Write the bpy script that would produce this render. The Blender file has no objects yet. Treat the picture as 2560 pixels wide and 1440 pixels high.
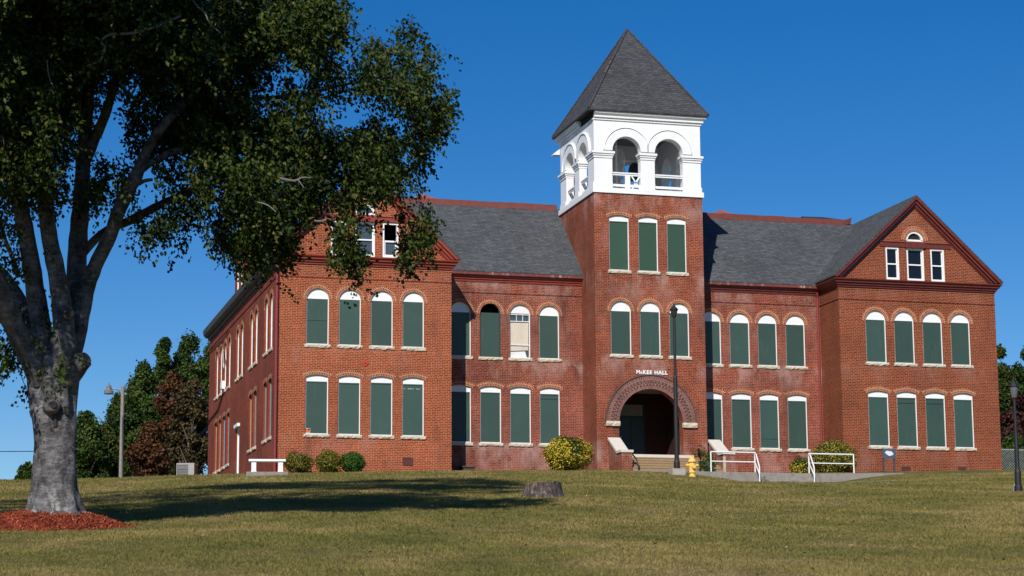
import bpy, math, random
import numpy as np
from mathutils import Vector, Matrix
from mathutils.geometry import tessellate_polygon

rnd = random.Random(7)
rng = np.random.default_rng(11)
R = math.radians
SC = bpy.context.scene
COL = SC.collection

# ------------------------------------------------------------------ camera
CAM = np.array([-12.908, -82.657, -7.123])
YAW, PIT, ROL, FPX = R(15.27081), R(9.78571), R(-0.33546), 5275.09      # focal length in px of a 2560 px wide frame
_F = np.array([math.sin(YAW)*math.cos(PIT), math.cos(YAW)*math.cos(PIT), math.sin(PIT)])
_R = np.array([math.cos(YAW), -math.sin(YAW), 0.0])
_U = np.cross(_R, _F)
_R2 = math.cos(ROL)*_R + math.sin(ROL)*_U
_U2 = -math.sin(ROL)*_R + math.cos(ROL)*_U
cam = bpy.data.cameras.new('camera')
cam.sensor_width = 36.0
cam.lens = FPX/2560*36
cam.clip_start, cam.clip_end = 0.5, 6000
cam.dof.use_dof = True
cam.dof.focus_distance = 86.0
cam.dof.aperture_fstop = 4.5
camo = bpy.data.objects.new('camera', cam)
COL.objects.link(camo)
M = Matrix(((_R2[0], _U2[0], -_F[0], CAM[0]), (_R2[1], _U2[1], -_F[1], CAM[1]), (_R2[2], _U2[2], -_F[2], CAM[2]), (0, 0, 0, 1)))
camo.matrix_world = M
SC.camera = camo

# ------------------------------------------------------------------ light
SUN_AZ, SUN_EL = 28.5, 37.0        # degrees left of the facade's normal, above the horizon
SUN = np.array([-math.sin(R(SUN_AZ))*math.cos(R(SUN_EL)), -math.cos(R(SUN_AZ))*math.cos(R(SUN_EL)), math.sin(R(SUN_EL))])
w = bpy.data.worlds.new('World'); SC.world = w; w.use_nodes = True
nt = w.node_tree; nt.nodes.clear()
sky = nt.nodes.new('ShaderNodeTexSky'); sky.sky_type = 'NISHITA'; sky.sun_disc = False
sky.sun_elevation = R(SUN_EL); sky.sun_rotation = R(180+SUN_AZ)
sky.altitude = 1200; sky.air_density = 1.0; sky.dust_density = 0.0; sky.ozone_density = 4.0
hs = nt.nodes.new('ShaderNodeHueSaturation'); hs.inputs['Saturation'].default_value = 1.37; hs.inputs['Hue'].default_value = 0.507
bg = nt.nodes.new('ShaderNodeBackground'); bg.inputs['Strength'].default_value = 0.09
wo = nt.nodes.new('ShaderNodeOutputWorld')
nt.links.new(sky.outputs[0], hs.inputs['Color']); nt.links.new(hs.outputs[0], bg.inputs['Color']); nt.links.new(bg.outputs[0], wo.inputs['Surface'])
sl = bpy.data.lights.new('sun', 'SUN'); sl.energy = 5.0; sl.angle = R(0.53); sl.color = (1.0, 0.955, 0.88)
so = bpy.data.objects.new('sun', sl); COL.objects.link(so)
so.rotation_euler = Vector(SUN).to_track_quat('Z', 'Y').to_euler()
so.location = (-40, -60, 60)
SC.view_settings.view_transform = 'Standard'; SC.view_settings.look = 'None'
SC.view_settings.exposure = 0.0; SC.view_settings.gamma = 1.0
SC.cycles.max_bounces = 8
SC.cycles.transparent_max_bounces = 8
SC.cycles.use_denoising = True

# ------------------------------------------------------------------ picture point -> place at a chosen distance
def ray(px, py):
    r = _F*FPX + _R2*(px-1280) - _U2*(py-720)
    return r/np.linalg.norm(r)
def at_d(px, py, d):               # horizontal distance d from the camera
    r = ray(px, py); return CAM + r*(d/np.hypot(r[0], r[1]))
def on_y(px, py, Y):
    r = ray(px, py); return CAM + r*((Y-CAM[1])/r[1])
def project(P):
    v = np.asarray(P)-CAM; z = v@_F
    return 1280+FPX*(v@_R2)/z, 720-FPX*(v@_U2)/z, z

# ------------------------------------------------------------------ material helpers
def mat(name):
    m = bpy.data.materials.new(name); m.use_nodes = True
    n = m.node_tree.nodes; l = m.node_tree.links
    return m, n, l, n['Principled BSDF']
def node(n, t, **kw):
    q = n.new(t)
    for k, v in kw.items():
        if k in q.inputs: q.inputs[k].default_value = v
        else: setattr(q, k, v)
    return q
def ramp(n, stops):
    q = n.new('ShaderNodeValToRGB'); e = q.color_ramp.elements
    while len(e) < len(stops): e.new(0.5)
    for el, (p, c) in zip(e, stops):
        el.position = p; el.color = (c, c, c, 1) if isinstance(c, (int, float)) else (*c, 1)
    return q
def mix(n, l, fac, a, b, mode='MIX'):
    q = n.new('ShaderNodeMix'); q.data_type = 'RGBA'; q.blend_type = mode
    for s, v in ((q.inputs[0], fac), (q.inputs[6], a), (q.inputs[7], b)):
        if hasattr(v, 'is_linked') or hasattr(v, 'links'): l.new(v, s)
        elif isinstance(v, (int, float)): s.default_value = v
        else: s.default_value = (*v, 1)
    return q.outputs[2]
def math_(n, l, op, a, b=None, c=None):
    q = n.new('ShaderNodeMath'); q.operation = op
    for i, v in enumerate((a, b, c)):
        if v is None: continue
        if isinstance(v, (int, float)): q.inputs[i].default_value = v
        else: l.new(v, q.inputs[i])
    return q.outputs[0]
def noise(n, l, vec, scale, detail=4, rough=0.55):
    q = node(n, 'ShaderNodeTexNoise', Scale=scale, Detail=detail, Roughness=rough)
    if vec is not None: l.new(vec, q.inputs['Vector'])
    return q.outputs['Fac']
def mapping(n, l, vec, scale):
    q = n.new('ShaderNodeMapping'); q.inputs['Scale'].default_value = scale; l.new(vec, q.inputs['Vector']); return q.outputs[0]
def bump(n, l, p, h, strength=0.4, dist=0.01):
    q = node(n, 'ShaderNodeBump', Strength=strength, Distance=dist); l.new(h, q.inputs['Height']); l.new(q.outputs[0], p.inputs['Normal'])

def paint(name, col, rough=0.5, var=0.12, scale=3.0, dirt=None, bumpy=0.0, perobj=0.0):
    m, n, l, p = mat(name)
    tc = n.new('ShaderNodeTexCoord')
    f = noise(n, l, tc.outputs['Object'], scale, 6, 0.65)
    r = ramp(n, [(0.25, 1-var), (0.75, 1+var)]); l.new(f, r.inputs[0])
    c = mix(n, l, 1.0, col, r.outputs[0], 'MULTIPLY')
    if perobj:
        oi = n.new('ShaderNodeObjectInfo'); r2 = ramp(n, [(0, 1-perobj), (1, 1+perobj)]); l.new(oi.outputs['Random'], r2.inputs[0])
        c = mix(n, l, 1.0, c, r2.outputs[0], 'MULTIPLY')
    if dirt:
        f2 = noise(n, l, mapping(n, l, tc.outputs['Object'], (2.2, 2.2, 0.5)), 2.0, 8, 0.7)
        r3 = ramp(n, [(dirt[1], 0.0), (min(dirt[1]+0.18, 1), 1.0)]); l.new(f2, r3.inputs[0])
        c = mix(n, l, math_(n, l, 'MULTIPLY', r3.outputs[0], dirt[2]), c, dirt[0])
    l.new(c, p.inputs['Base Color']); p.inputs['Roughness'].default_value = rough
    if bumpy: bump(n, l, p, noise(n, l, tc.outputs['Object'], scale*9, 5, 0.7), bumpy, 0.02)
    return m

def brick(name, c1, c2, mortar, course=0.0686, length=0.205, joint=0.0098, stain=0.5, white=0.0, header=7, grime=1.0, rot=0):
    m, n, l, p = mat(name)
    uv = n.new('ShaderNodeUVMap').outputs[0]
    geo = n.new('ShaderNodeNewGeometry'); pos = geo.outputs['Position']
    def bt(wd):
        q = node(n, 'ShaderNodeTexBrick', Scale=1.0); q.offset = 0.5; q.squash = 1.0
        q.inputs['Mortar Size'].default_value = joint; q.inputs['Mortar Smooth'].default_value = 0.15; q.inputs['Bias'].default_value = -0.1
        q.inputs['Brick Width'].default_value = wd; q.inputs['Row Height'].default_value = course
        q.inputs['Color1'].default_value = (*c1, 1); q.inputs['Color2'].default_value = (*c2, 1); q.inputs['Mortar'].default_value = (*mortar, 1)
        l.new(uv, q.inputs['Vector']); return q
    a = bt(length); c = a.outputs['Color']; fac = a.outputs['Fac']
    if header:
        b = bt(length/2)
        sx = n.new('ShaderNodeSeparateXYZ'); l.new(uv, sx.inputs[0])
        row = math_(n, l, 'FLOOR', math_(n, l, 'DIVIDE', sx.outputs[1], course))
        k = math_(n, l, 'COMPARE', math_(n, l, 'FLOORED_MODULO', row, float(header)), 0.0, 0.5)
        c = mix(n, l, k, c, b.outputs['Color'])
    # uneven firing, in big soft patches, then dark runs and pale efflorescence
    f1 = noise(n, l, pos, 0.55, 6, 0.6); r1 = ramp(n, [(0.3, 1-0.28*stain), (0.7, 1+0.2*stain)]); l.new(f1, r1.inputs[0])
    c = mix(n, l, 1.0, c, r1.outputs[0], 'MULTIPLY')
    f5 = noise(n, l, pos, 9.0, 3, 0.6); r5 = ramp(n, [(0.3, 0.8), (0.7, 1.2)]); l.new(f5, r5.inputs[0])
    c = mix(n, l, 1.0, c, r5.outputs[0], 'MULTIPLY')
    f2 = noise(n, l, mapping(n, l, pos, (1.0, 1.0, 0.22)), 1.3, 7, 0.65); r2 = ramp(n, [(0.56, 0.0), (0.74, 1.0)]); l.new(f2, r2.inputs[0])
    c = mix(n, l, math_(n, l, 'MULTIPLY', r2.outputs[0], 0.5*grime), c, (0.045, 0.022, 0.02))
    if white:
        f3 = noise(n, l, mapping(n, l, pos, (1.0, 1.0, 0.55)), 0.9, 8, 0.72); r3 = ramp(n, [(0.46, 0.0), (0.68, 1.0)]); l.new(f3, r3.inputs[0])
        sz = n.new('ShaderNodeSeparateXYZ'); l.new(pos, sz.inputs[0])      # lime washed out of the joints below each row of sills
        zb = ramp(n, [(0.0, .45), (.11, 1.0), (.125, .12), (.33, .12), (.40, 1.0), (.43, .15), (.62, .3), (.70, 1.0), (.73, .15), (.90, .3), (.97, 1.0), (1.0, 1.0)]); l.new(math_(n, l, 'DIVIDE', sz.outputs[2], 12.0), zb.inputs[0])
        c = mix(n, l, math_(n, l, 'MULTIPLY', math_(n, l, 'MULTIPLY', r3.outputs[0], zb.outputs[0]), white*1.35), c, (0.46, 0.31, 0.28))
    l.new(c, p.inputs['Base Color']); p.inputs['Roughness'].default_value = 0.85
    p.inputs['Specular IOR Level'].default_value = 0.25
    inv = math_(n, l, 'SUBTRACT', 1.0, fac); bump(n, l, p, inv, 0.2, 0.006)
    return m

def shingle(name, c1, c2):
    m, n, l, p = mat(name)
    uv = n.new('ShaderNodeUVMap').outputs[0]; geo = n.new('ShaderNodeNewGeometry')
    q = node(n, 'ShaderNodeTexBrick', Scale=1.0); q.offset = 0.37
    q.inputs['Mortar Size'].default_value = 0.012; q.inputs['Mortar Smooth'].default_value = 0.3
    q.inputs['Brick Width'].default_value = 0.27; q.inputs['Row Height'].default_value = 0.118
    q.inputs['Color1'].default_value = (*c1, 1); q.inputs['Color2'].default_value = (*c2, 1); q.inputs['Mortar'].default_value = (c2[0]*0.5, c2[1]*0.5, c2[2]*0.5, 1)
    l.new(uv, q.inputs['Vector'])
    f = noise(n, l, mapping(n, l, uv, (1.2, 4.0, 1.0)), 2.4, 4, 0.7); r = ramp(n, [(0.3, 0.72), (0.7, 1.3)]); l.new(f, r.inputs[0])
    c = mix(n, l, 1.0, q.outputs['Color'], r.outputs[0], 'MULTIPLY')
    f2 = noise(n, l, geo.outputs['Position'], 0.5, 5, 0.6); r2 = ramp(n, [(0.3, 0.85), (0.7, 1.15)]); l.new(f2, r2.inputs[0])
    c = mix(n, l, 1.0, c, r2.outputs[0], 'MULTIPLY')
    f3 = noise(n, l, geo.outputs['Position'], 60, 2, 0.6); r3 = ramp(n, [(0.3, 0.8), (0.7, 1.2)]); l.new(f3, r3.inputs[0])
    c = mix(n, l, 1.0, c, r3.outputs[0], 'MULTIPLY')
    l.new(c, p.inputs['Base Color']); p.inputs['Roughness'].default_value = 0.9; p.inputs['Specular IOR Level'].default_value = 0.2
    bump(n, l, p, f, 0.5, 0.02)
    return m

B_LEFT = brick('brick_orange', (0.265, 0.042, 0.016), (0.145, 0.024, 0.012), (0.47, 0.195, 0.09), white=0.15, stain=0.7)
B_REC = brick('brick_weathered', (0.215, 0.033, 0.017), (0.105, 0.019, 0.013), (0.34, 0.15, 0.095), white=0.6, stain=1.1, grime=1.5)
B_TOW = brick('brick_tower', (0.225, 0.032, 0.014), (0.115, 0.018, 0.011), (0.36, 0.15, 0.08), white=0.55, stain=1.0, grime=1.4)
B_RIGHT = brick('brick_red', (0.185, 0.026, 0.012), (0.088, 0.013, 0.008), (0.36, 0.15, 0.068), white=0.15, stain=0.7)
B_SIDE = brick('brick_side', (0.25, 0.037, 0.015), (0.14, 0.022, 0.012), (0.25, 0.075, 0.035), white=0.08, stain=1.0, grime=1.4)
B_ARCH = brick('brick_arch', (0.25, 0.045, 0.022), (0.14, 0.027, 0.016), (0.58, 0.32, 0.18), course=0.112, length=0.072, joint=0.011, header=0, stain=0.4)
B_PORT = brick('brick_portal', (0.20, 0.085, 0.07), (0.12, 0.055, 0.05), (0.30, 0.17, 0.14), course=0.20, length=0.075, joint=0.011, header=0, stain=0.7)
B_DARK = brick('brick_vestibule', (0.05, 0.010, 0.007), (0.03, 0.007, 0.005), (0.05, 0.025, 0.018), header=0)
SHING = shingle('roof_shingle', (0.092, 0.097, 0.105), (0.060, 0.064, 0.070))
SHING_T = shingle('tower_shingle', (0.078, 0.080, 0.086), (0.050, 0.052, 0.057))
SLATE = shingle('slate_cladding', (0.085, 0.09, 0.10), (0.04, 0.043, 0.05))
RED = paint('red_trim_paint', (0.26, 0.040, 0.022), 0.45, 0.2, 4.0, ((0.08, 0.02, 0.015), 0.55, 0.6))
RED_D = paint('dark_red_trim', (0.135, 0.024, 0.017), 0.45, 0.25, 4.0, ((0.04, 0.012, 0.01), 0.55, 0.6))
RED_G = paint('peeling_red_gutter', (0.18, 0.04, 0.035), 0.6, 0.25, 6.0, ((0.62, 0.52, 0.50), 0.55, 0.85))
RUST = paint('rusty_ridge_metal', (0.13, 0.026, 0.016), 0.6, 0.25, 3.0, ((0.20, 0.065, 0.03), 0.56, 0.6))
PIPE = paint('red_downspout_paint', (0.24, 0.036, 0.036), 0.4, 0.12)
GREYTRIM = paint('weathered_dark_trim', (0.05, 0.05, 0.055), 0.7, 0.4, 3.0, ((0.19, 0.19, 0.20), 0.57, 0.7))
WHITE = paint('white_paint', (0.80, 0.80, 0.80), 0.5, 0.05, 1.5)
WHITE_W = paint('weathered_white_paint', (0.70, 0.69, 0.66), 0.6, 0.12, 3.0, ((0.42, 0.40, 0.37), 0.60, 0.5))
WHITE_B = paint('belfry_white_paint', (0.80, 0.80, 0.80), 0.55, 0.05, 1.2, ((0.52, 0.50, 0.47), 0.62, 0.4))
GREEN = paint('green_board', (0.031, 0.068, 0.055), 0.55, 0.10, 1.1, ((0.055, 0.115, 0.09), 0.56, 0.5), bumpy=0.12, perobj=0.16)
GREEN_U = paint('green_board_tower', (0.026, 0.070, 0.042), 0.55, 0.10, 1.1, ((0.036, 0.09, 0.058), 0.62, 0.35), bumpy=0.12, perobj=0.06)
GREYWOOD = paint('grey_weathered_board', (0.21, 0.20, 0.195), 0.8, 0.25, 5.0, ((0.08, 0.075, 0.07), 0.55, 0.5))
TANWOOD = paint('tan_board', (0.36, 0.23, 0.14), 0.8, 0.2, 5.0)
BLUE = paint('blue_board', (0.16, 0.25, 0.34), 0.7, 0.15, 3.0)
STONE = paint('rock_faced_sandstone', (0.56, 0.485, 0.375), 0.9, 0.18, 7.0, ((0.20, 0.15, 0.11), 0.58, 0.6), bumpy=0.7)
CONC = paint('pale_concrete', (0.60, 0.55, 0.48), 0.85, 0.10, 4.0, ((0.38, 0.33, 0.27), 0.62, 0.5), bumpy=0.2)
CONC_M = paint('mid_grey_concrete', (0.36, 0.33, 0.30), 0.9, 0.15, 4.0, bumpy=0.2)
CONC_G = paint('grey_concrete', (0.25, 0.22, 0.195), 0.9, 0.25, 3.0, ((0.09, 0.08, 0.07), 0.55, 0.5), bumpy=0.4)
STEP = paint('tan_concrete_steps', (0.30, 0.20, 0.112), 0.9, 0.15, 8.0, ((0.20, 0.13, 0.08), 0.58, 0.5), bumpy=0.3)
BLACK = paint('black_paint', (0.010, 0.010, 0.012), 0.6, 0.1)
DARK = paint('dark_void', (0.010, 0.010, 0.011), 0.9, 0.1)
DOORG = paint('dark_green_door', (0.014, 0.026, 0.022), 0.5, 0.1)
YELLOW = paint('yellow_hydrant_paint', (0.78, 0.50, 0.11), 0.45, 0.12, 8.0, ((0.35, 0.17, 0.03), 0.62, 0.5))
WOODPOLE = paint('grey_pole_wood', (0.24, 0.215, 0.19), 0.85, 0.25, 6.0, ((0.10, 0.085, 0.07), 0.55, 0.5))
METAL = paint('galvanised_metal', (0.36, 0.37, 0.38), 0.4, 0.1)
ACGREY = paint('beige_grey_housing', (0.30, 0.30, 0.29), 0.5, 0.1)
BRONZE = paint('dark_bell_bronze', (0.03, 0.03, 0.032), 0.4, 0.3, 6.0)
ORANGE = paint('orange_sign_paint', (0.62, 0.13, 0.02), 0.5, 0.05)
SIGNB = paint('slate_blue_sign', (0.065, 0.085, 0.125), 0.5, 0.25, 9.0, ((0.35, 0.38, 0.42), 0.64, 0.6))
GLASS, n_, l_, p_ = mat('dark_window_glass')
p_.inputs['Base Color'].default_value = (0.008, 0.010, 0.014, 1); p_.inputs['Roughness'].default_value = 0.06; p_.inputs['IOR'].default_value = 1.45
GLASS2 = paint('dusty_window_glass', (0.055, 0.075, 0.095), 0.2, 0.25, 2.0)
BLIND = paint('yellowed_window_shade', (0.60, 0.52, 0.42), 0.7, 0.12, 2.0, ((0.42, 0.33, 0.25), 0.58, 0.5))

# ------------------------------------------------------------------ mesh builder
class MB:
    def __init__(s): s.v = []; s.f = []; s.uv = {}
    def add(s, pts):
        b = len(s.v); s.v += [tuple(map(float, p)) for p in pts]; return b
    def poly(s, pts, uv=None):
        b = s.add(pts); s.f.append(tuple(range(b, b+len(pts))))
        if uv: s.uv[len(s.f)-1] = uv
        return s
    def box(s, x0, x1, y0, y1, z0, z1):
        b = s.add([(x0,y0,z0),(x1,y0,z0),(x1,y1,z0),(x0,y1,z0),(x0,y0,z1),(x1,y0,z1),(x1,y1,z1),(x0,y1,z1)])
        for q in ((0,3,2,1),(4,5,6,7),(0,1,5,4),(1,2,6,5),(2,3,7,6),(3,0,4,7)): s.f.append(tuple(b+i for i in q))
        return s
    def extr(s, poly, off, cap=True):           # planar polygon (3-D points) pushed along off
        off = np.asarray(off); n = len(poly); b = s.add(poly); s.add([np.asarray(p)+off for p in poly])
        if cap: s.f.append(tuple(range(b, b+n))); s.f.append(tuple(range(b+2*n-1, b+n-1, -1)))
        for i in range(n): j = (i+1) % n; s.f.append((b+i, b+j, b+n+j, b+n+i))
        return s
    def tube(s, path, rad, seg=8, caps=True, jitter=0.0, squash=None):
        path = [np.asarray(p, float) for p in path]; n = len(path)
        if np.isscalar(rad): rad = [rad]*n
        ref = None; rings = []
        for i in range(n):
            t = path[min(i+1, n-1)]-path[max(i-1, 0)]; t = t/(np.linalg.norm(t)+1e-9)
            if ref is None: ref = np.array([1., 0, 0]) if abs(t[0]) < 0.8 else np.array([0, 1., 0])
            a = ref-t*(ref@t); a /= np.linalg.norm(a)+1e-9; ref = a; c = np.cross(t, a)
            pts = []
            for k in range(seg):
                th = 2*math.pi*k/seg; rr = rad[i]*(1+(rnd.uniform(-jitter, jitter) if jitter else 0))
                pts.append(path[i]+(a*math.cos(th)+c*math.sin(th))*rr)
            rings.append(s.add(pts))
        for i in range(n-1):
            for k in range(seg):
                k2 = (k+1) % seg; s.f.append((rings[i]+k, rings[i]+k2, rings[i+1]+k2, rings[i+1]+k))
        if caps:
            s.f.append(tuple(rings[0]+k for k in reversed(range(seg)))); s.f.append(tuple(rings[-1]+k for k in range(seg)))
        return s
    def lathe(s, prof, c=(0, 0, 0), seg=16):     # profile of (radius, z)
        rings = []
        for r_, z in prof: rings.append(s.add([(c[0]+r_*math.cos(2*math.pi*k/seg), c[1]+r_*math.sin(2*math.pi*k/seg), c[2]+z) for k in range(seg)]))
        for i in range(len(prof)-1):
            for k in range(seg):
                k2 = (k+1) % seg; s.f.append((rings[i]+k, rings[i]+k2, rings[i+1]+k2, rings[i+1]+k))
        s.f.append(tuple(rings[0]+k for k in reversed(range(seg)))); s.f.append(tuple(rings[-1]+k for k in range(seg)))
        return s
    def sweep(s, path, prof):                    # horizontal path of (x, y); profile of (outward w, z); outward = left of travel
        n = len(path); P = [np.array(p, float) for p in path]; rings = []
        for i in range(n):
            d0 = P[i]-P[i-1] if i > 0 else P[i+1]-P[i]; d1 = P[i+1]-P[i] if i < n-1 else d0
            d0 = d0/np.linalg.norm(d0); d1 = d1/np.linalg.norm(d1)
            n0 = np.array([-d0[1], d0[0]]); n1 = np.array([-d1[1], d1[0]]); m_ = n0+n1; m_ = m_/(m_@n0)
            rings.append(s.add([(P[i][0]+m_[0]*w_, P[i][1]+m_[1]*w_, z) for w_, z in prof]))
        k = len(prof)
        for i in range(n-1):
            for j in range(k):
                j2 = (j+1) % k; s.f.append((rings[i]+j, rings[i]+j2, rings[i+1]+j2, rings[i+1]+j))
        s.f.append(tuple(rings[0]+j for j in range(k))); s.f.append(tuple(rings[-1]+j for j in reversed(range(k))))
        return s
    def build(s, name, m, parent=None, smooth=False, loc=None, bevel=0.0):
        me = bpy.data.meshes.new(name); me.from_pydata(s.v, [], s.f); me.materials.append(m)
        uvl = me.uv_layers.new(name='UVMap'); V = np.array(s.v)
        buf = np.zeros(len(me.loops)*2, np.float32)
        for p in me.polygons:
            nn = np.array(p.normal)
            if p.index in s.uv:
                for li, q in zip(p.loop_indices, s.uv[p.index]): buf[2*li:2*li+2] = q
                continue
            t = np.array([-nn[1], nn[0], 0.0]); ln = np.linalg.norm(t)
            if ln < 0.05: t = np.array([1., 0, 0]); b = np.array([0, 1., 0])
            else:
                t /= ln
                if t[0]+0.5*t[1] < 0: t = -t
                b = np.cross(nn, t)
                if b[2] < 0: b = -b
            for li, vi in zip(p.loop_indices, p.vertices): buf[2*li] = V[vi]@t; buf[2*li+1] = V[vi]@b
        uvl.data.foreach_set('uv', buf)
        if smooth: me.polygons.foreach_set('use_smooth', [True]*len(me.polygons))
        o = bpy.data.objects.new(name, me); COL.objects.link(o)
        if parent is not None:
            o.parent = parent
            if loc is None:
                wl = np.array(parent.get('_w', (0., 0., 0.)), float); o.location = tuple(-wl); o['_w'] = (0., 0., 0.)
            else: o.location = loc
        elif loc is not None: o.location = loc
        if bevel:
            md = o.modifiers.new('bevel', 'BEVEL'); md.width = bevel; md.segments = 2; md.limit_method = 'ANGLE'
        return o

def thing(name, label, cat, loc=(0, 0, 0), rz=0.0, group=None):
    o = bpy.data.objects.new(name, None); COL.objects.link(o); o.location = tuple(map(float, loc)); o.rotation_euler = (0, 0, rz)
    o.empty_display_size = 0.3
    o['label'] = label; o['category'] = cat; o['_w'] = tuple(map(float, loc))
    if group: o['group'] = group
    return o
def tag(o, label, cat, group=None):
    o['label'] = label; o['category'] = cat
    if group: o['group'] = group
    return o
def kind(o, k): o['kind'] = k; return o

# ------------------------------------------------------------------ the ground: a lawn climbing to the school, level behind its crest
EYE = 1.5
_az = np.array([-30, 2.2, 4.7, 6.3, 9.0, 13.6, 17.4, 19.5, 21.5, 24.4, 27.2, 28.3, 60])
_el = np.array([.0785, .0797, .0811, .0823, .0839, .0848, .0850, .0838, .0824, .0820, .0818, .0816, .0800])
def ground_np(x, y):
    x = np.asarray(x, float); y = np.asarray(y, float)
    dx, dy = x-CAM[0], y-CAM[1]; d = np.hypot(dx, dy)+1e-6
    az = np.degrees(np.arctan2(dx, dy)); azc = np.clip(az, -12, 42)
    el = np.interp(azc, _az, _el)
    dc = np.where(azc < 8, 83.0, 82.4/np.cos(np.radians(np.maximum(azc, 8))))
    s = el+EYE/dc
    f = np.maximum(0, np.cos(np.radians(az-15)))/np.cos(np.radians(azc-15))
    D = d*f
    over = np.maximum(0, D-dc)
    z = CAM[2]-EYE+s*np.minimum(D, dc)+0.004*np.minimum(over, 60)
    # hollow in front of the terrace steps, gentle unevenness of the turf
    dip = np.interp(az, [19.4, 20.0, 20.9, 21.9, 23.0, 23.5, 24.3, 25.5, 26.6], [0, .03, .14, .36, .46, .45, .30, .06, 0])
    z = z-dip*np.where(d < 84, np.exp(-((d-84.0)/9.0)**2), 1.0)*(y < -3.1)
    z = z+0.035*np.sin(x*0.7+1.3)*np.sin(y*0.45)*(D < dc-2)+0.006*np.sin(x*1.9+y*1.3)*(D < dc-2)
    return z
def gz(x, y): return float(ground_np(x, y))
def on_ground(px, d, dz=0.0):
    q = at_d(px, 1200, d); return np.array([q[0], q[1], gz(q[0], q[1])+dz])

def lawn_color(n, l, lift=1.0):
    geo = n.new('ShaderNodeNewGeometry'); pos = geo.outputs['Position']
    f1 = noise(n, l, mapping(n, l, pos, (1, 0.55, 1)), 0.42, 7, 0.62)
    r1 = ramp(n, [(0.28, (0.086*lift, 0.090*lift, 0.022*lift)), (0.50, (0.150*lift, 0.128*lift, 0.041*lift)), (0.70, (0.24*lift, 0.182*lift, 0.080*lift))]); l.new(f1, r1.inputs[0])
    f2 = noise(n, l, pos, 2.1, 5, 0.7); r2 = ramp(n, [(0.25, 0.72), (0.75, 1.25)]); l.new(f2, r2.inputs[0])
    c = mix(n, l, 1.0, r1.outputs[0], r2.outputs[0], 'MULTIPLY')
    f3 = noise(n, l, pos, 0.8, 6, 0.7); r3 = ramp(n, [(0.62, 0.0), (0.76, 1.0)]); l.new(f3, r3.inputs[0])
    c = mix(n, l, math_(n, l, 'MULTIPLY', r3.outputs[0], 0.5), c, (0.27*lift, 0.165*lift, 0.075*lift))
    return c, pos
LAWN, n_, l_, p_ = mat('lawn_turf')
c_, pos_ = lawn_color(n_, l_, 0.95)
f_ = noise(n_, l_, pos_, 25, 4, 0.8); r_ = ramp(n_, [(0.3, 0.62), (0.7, 1.3)]); l_.new(f_, r_.inputs[0])
l_.new(mix(n_, l_, 1.0, c_, r_.outputs[0], 'MULTIPLY'), p_.inputs['Base Color']); p_.inputs['Roughness'].default_value = 0.95; p_.inputs['Specular IOR Level'].default_value = 0.1
bump(n_, l_, p_, noise(n_, l_, pos_, 18, 5, 0.8), 0.9, 0.05)
BLADE, n_, l_, p_ = mat('grass_blade')
c_, pos_ = lawn_color(n_, l_, 1.15)
at_ = n_.new('ShaderNodeAttribute'); at_.attribute_name = 'tint'
r_ = ramp(n_, [(0.0, (0.85, 0.95, 0.72)), (0.55, (1.08, 1.06, 0.98)), (1.0, (1.38, 1.22, 1.08))]); l_.new(at_.outputs['Fac'], r_.inputs[0])
l_.new(mix(n_, l_, 1.0, c_, r_.outputs[0], 'MULTIPLY'), p_.inputs['Base Color']); p_.inputs['Roughness'].default_value = 0.7; p_.inputs['Specular IOR Level'].default_value = 0.2

def ground_sheet():
    xs = np.concatenate([[-3000, -1200, -500, -200, -100, -60], np.arange(-40, 62, 0.6), [70, 90, 130, 220, 500, 1200, 3000]])
    ys = np.concatenate([[-3000, -1000, -400, -200, -120, -95], np.arange(-86, 6, 0.6), [8, 12, 18, 30, 60, 110, 200, 500, 1200, 3000]])
    X, Y = np.meshgrid(xs, ys); Z = ground_np(X, Y)
    v = np.stack([X.ravel(), Y.ravel(), Z.ravel()], 1); nx, ny = len(xs), len(ys)
    i, j = np.meshgrid(np.arange(nx-1), np.arange(ny-1)); a = (j*nx+i).ravel()
    f = np.stack([a, a+1, a+nx+1, a+nx], 1)
    me = bpy.data.meshes.new('lawn'); me.from_pydata(v.tolist(), [], f.tolist()); me.materials.append(LAWN)
    me.polygons.foreach_set('use_smooth', [True]*len(me.polygons))
    o = bpy.data.objects.new('lawn', me); COL.objects.link(o); kind(o, 'structure')
ground_sheet()

def tri_mesh(name, V, F, m, parent=None, tint=None, loc=None):
    me = bpy.data.meshes.new(name)
    me.vertices.add(len(V)); me.vertices.foreach_set('co', np.ascontiguousarray(V, np.float32).ravel())
    k = F.shape[1]
    me.loops.add(F.size); me.loops.foreach_set('vertex_index', np.ascontiguousarray(F, np.int32).ravel())
    me.polygons.add(len(F)); me.polygons.foreach_set('loop_start', np.arange(0, F.size, k, dtype=np.int32))
    me.polygons.foreach_set('loop_total', np.full(len(F), k, np.int32))
    me.materials.append(m)
    if tint is not None:
        a = me.attributes.new('tint', 'FLOAT', 'POINT'); a.data.foreach_set('value', np.ascontiguousarray(tint, np.float32))
    me.update(calc_edges=True)
    o = bpy.data.objects.new(name, me); COL.objects.link(o)
    if parent is not None:
        o.parent = parent
        o.location = tuple(-np.array(parent.get('_w', (0, 0, 0)))) if loc is None else loc
    return o

# ------------------------------------------------------------------ the school: main numbers (metres; x along the facade, y into it)
X0, X1, X2, X3 = -0.06, 7.09, 24.218, 31.633
YR, XT0, XT1, YT, YTB, YB = 2.033, 13.298, 18.135, 0.157, 5.147, 21.5
S1, S2, T1Z, T2Z = 1.45, 5.05, 3.841, 7.335
EAVE, ZC = 8.64, 8.33
school = thing('school_building', 'two storey red brick school with boarded green windows, gabled wings and a white belfry tower', 'school', (15.8, 8.0, 0.0))

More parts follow.
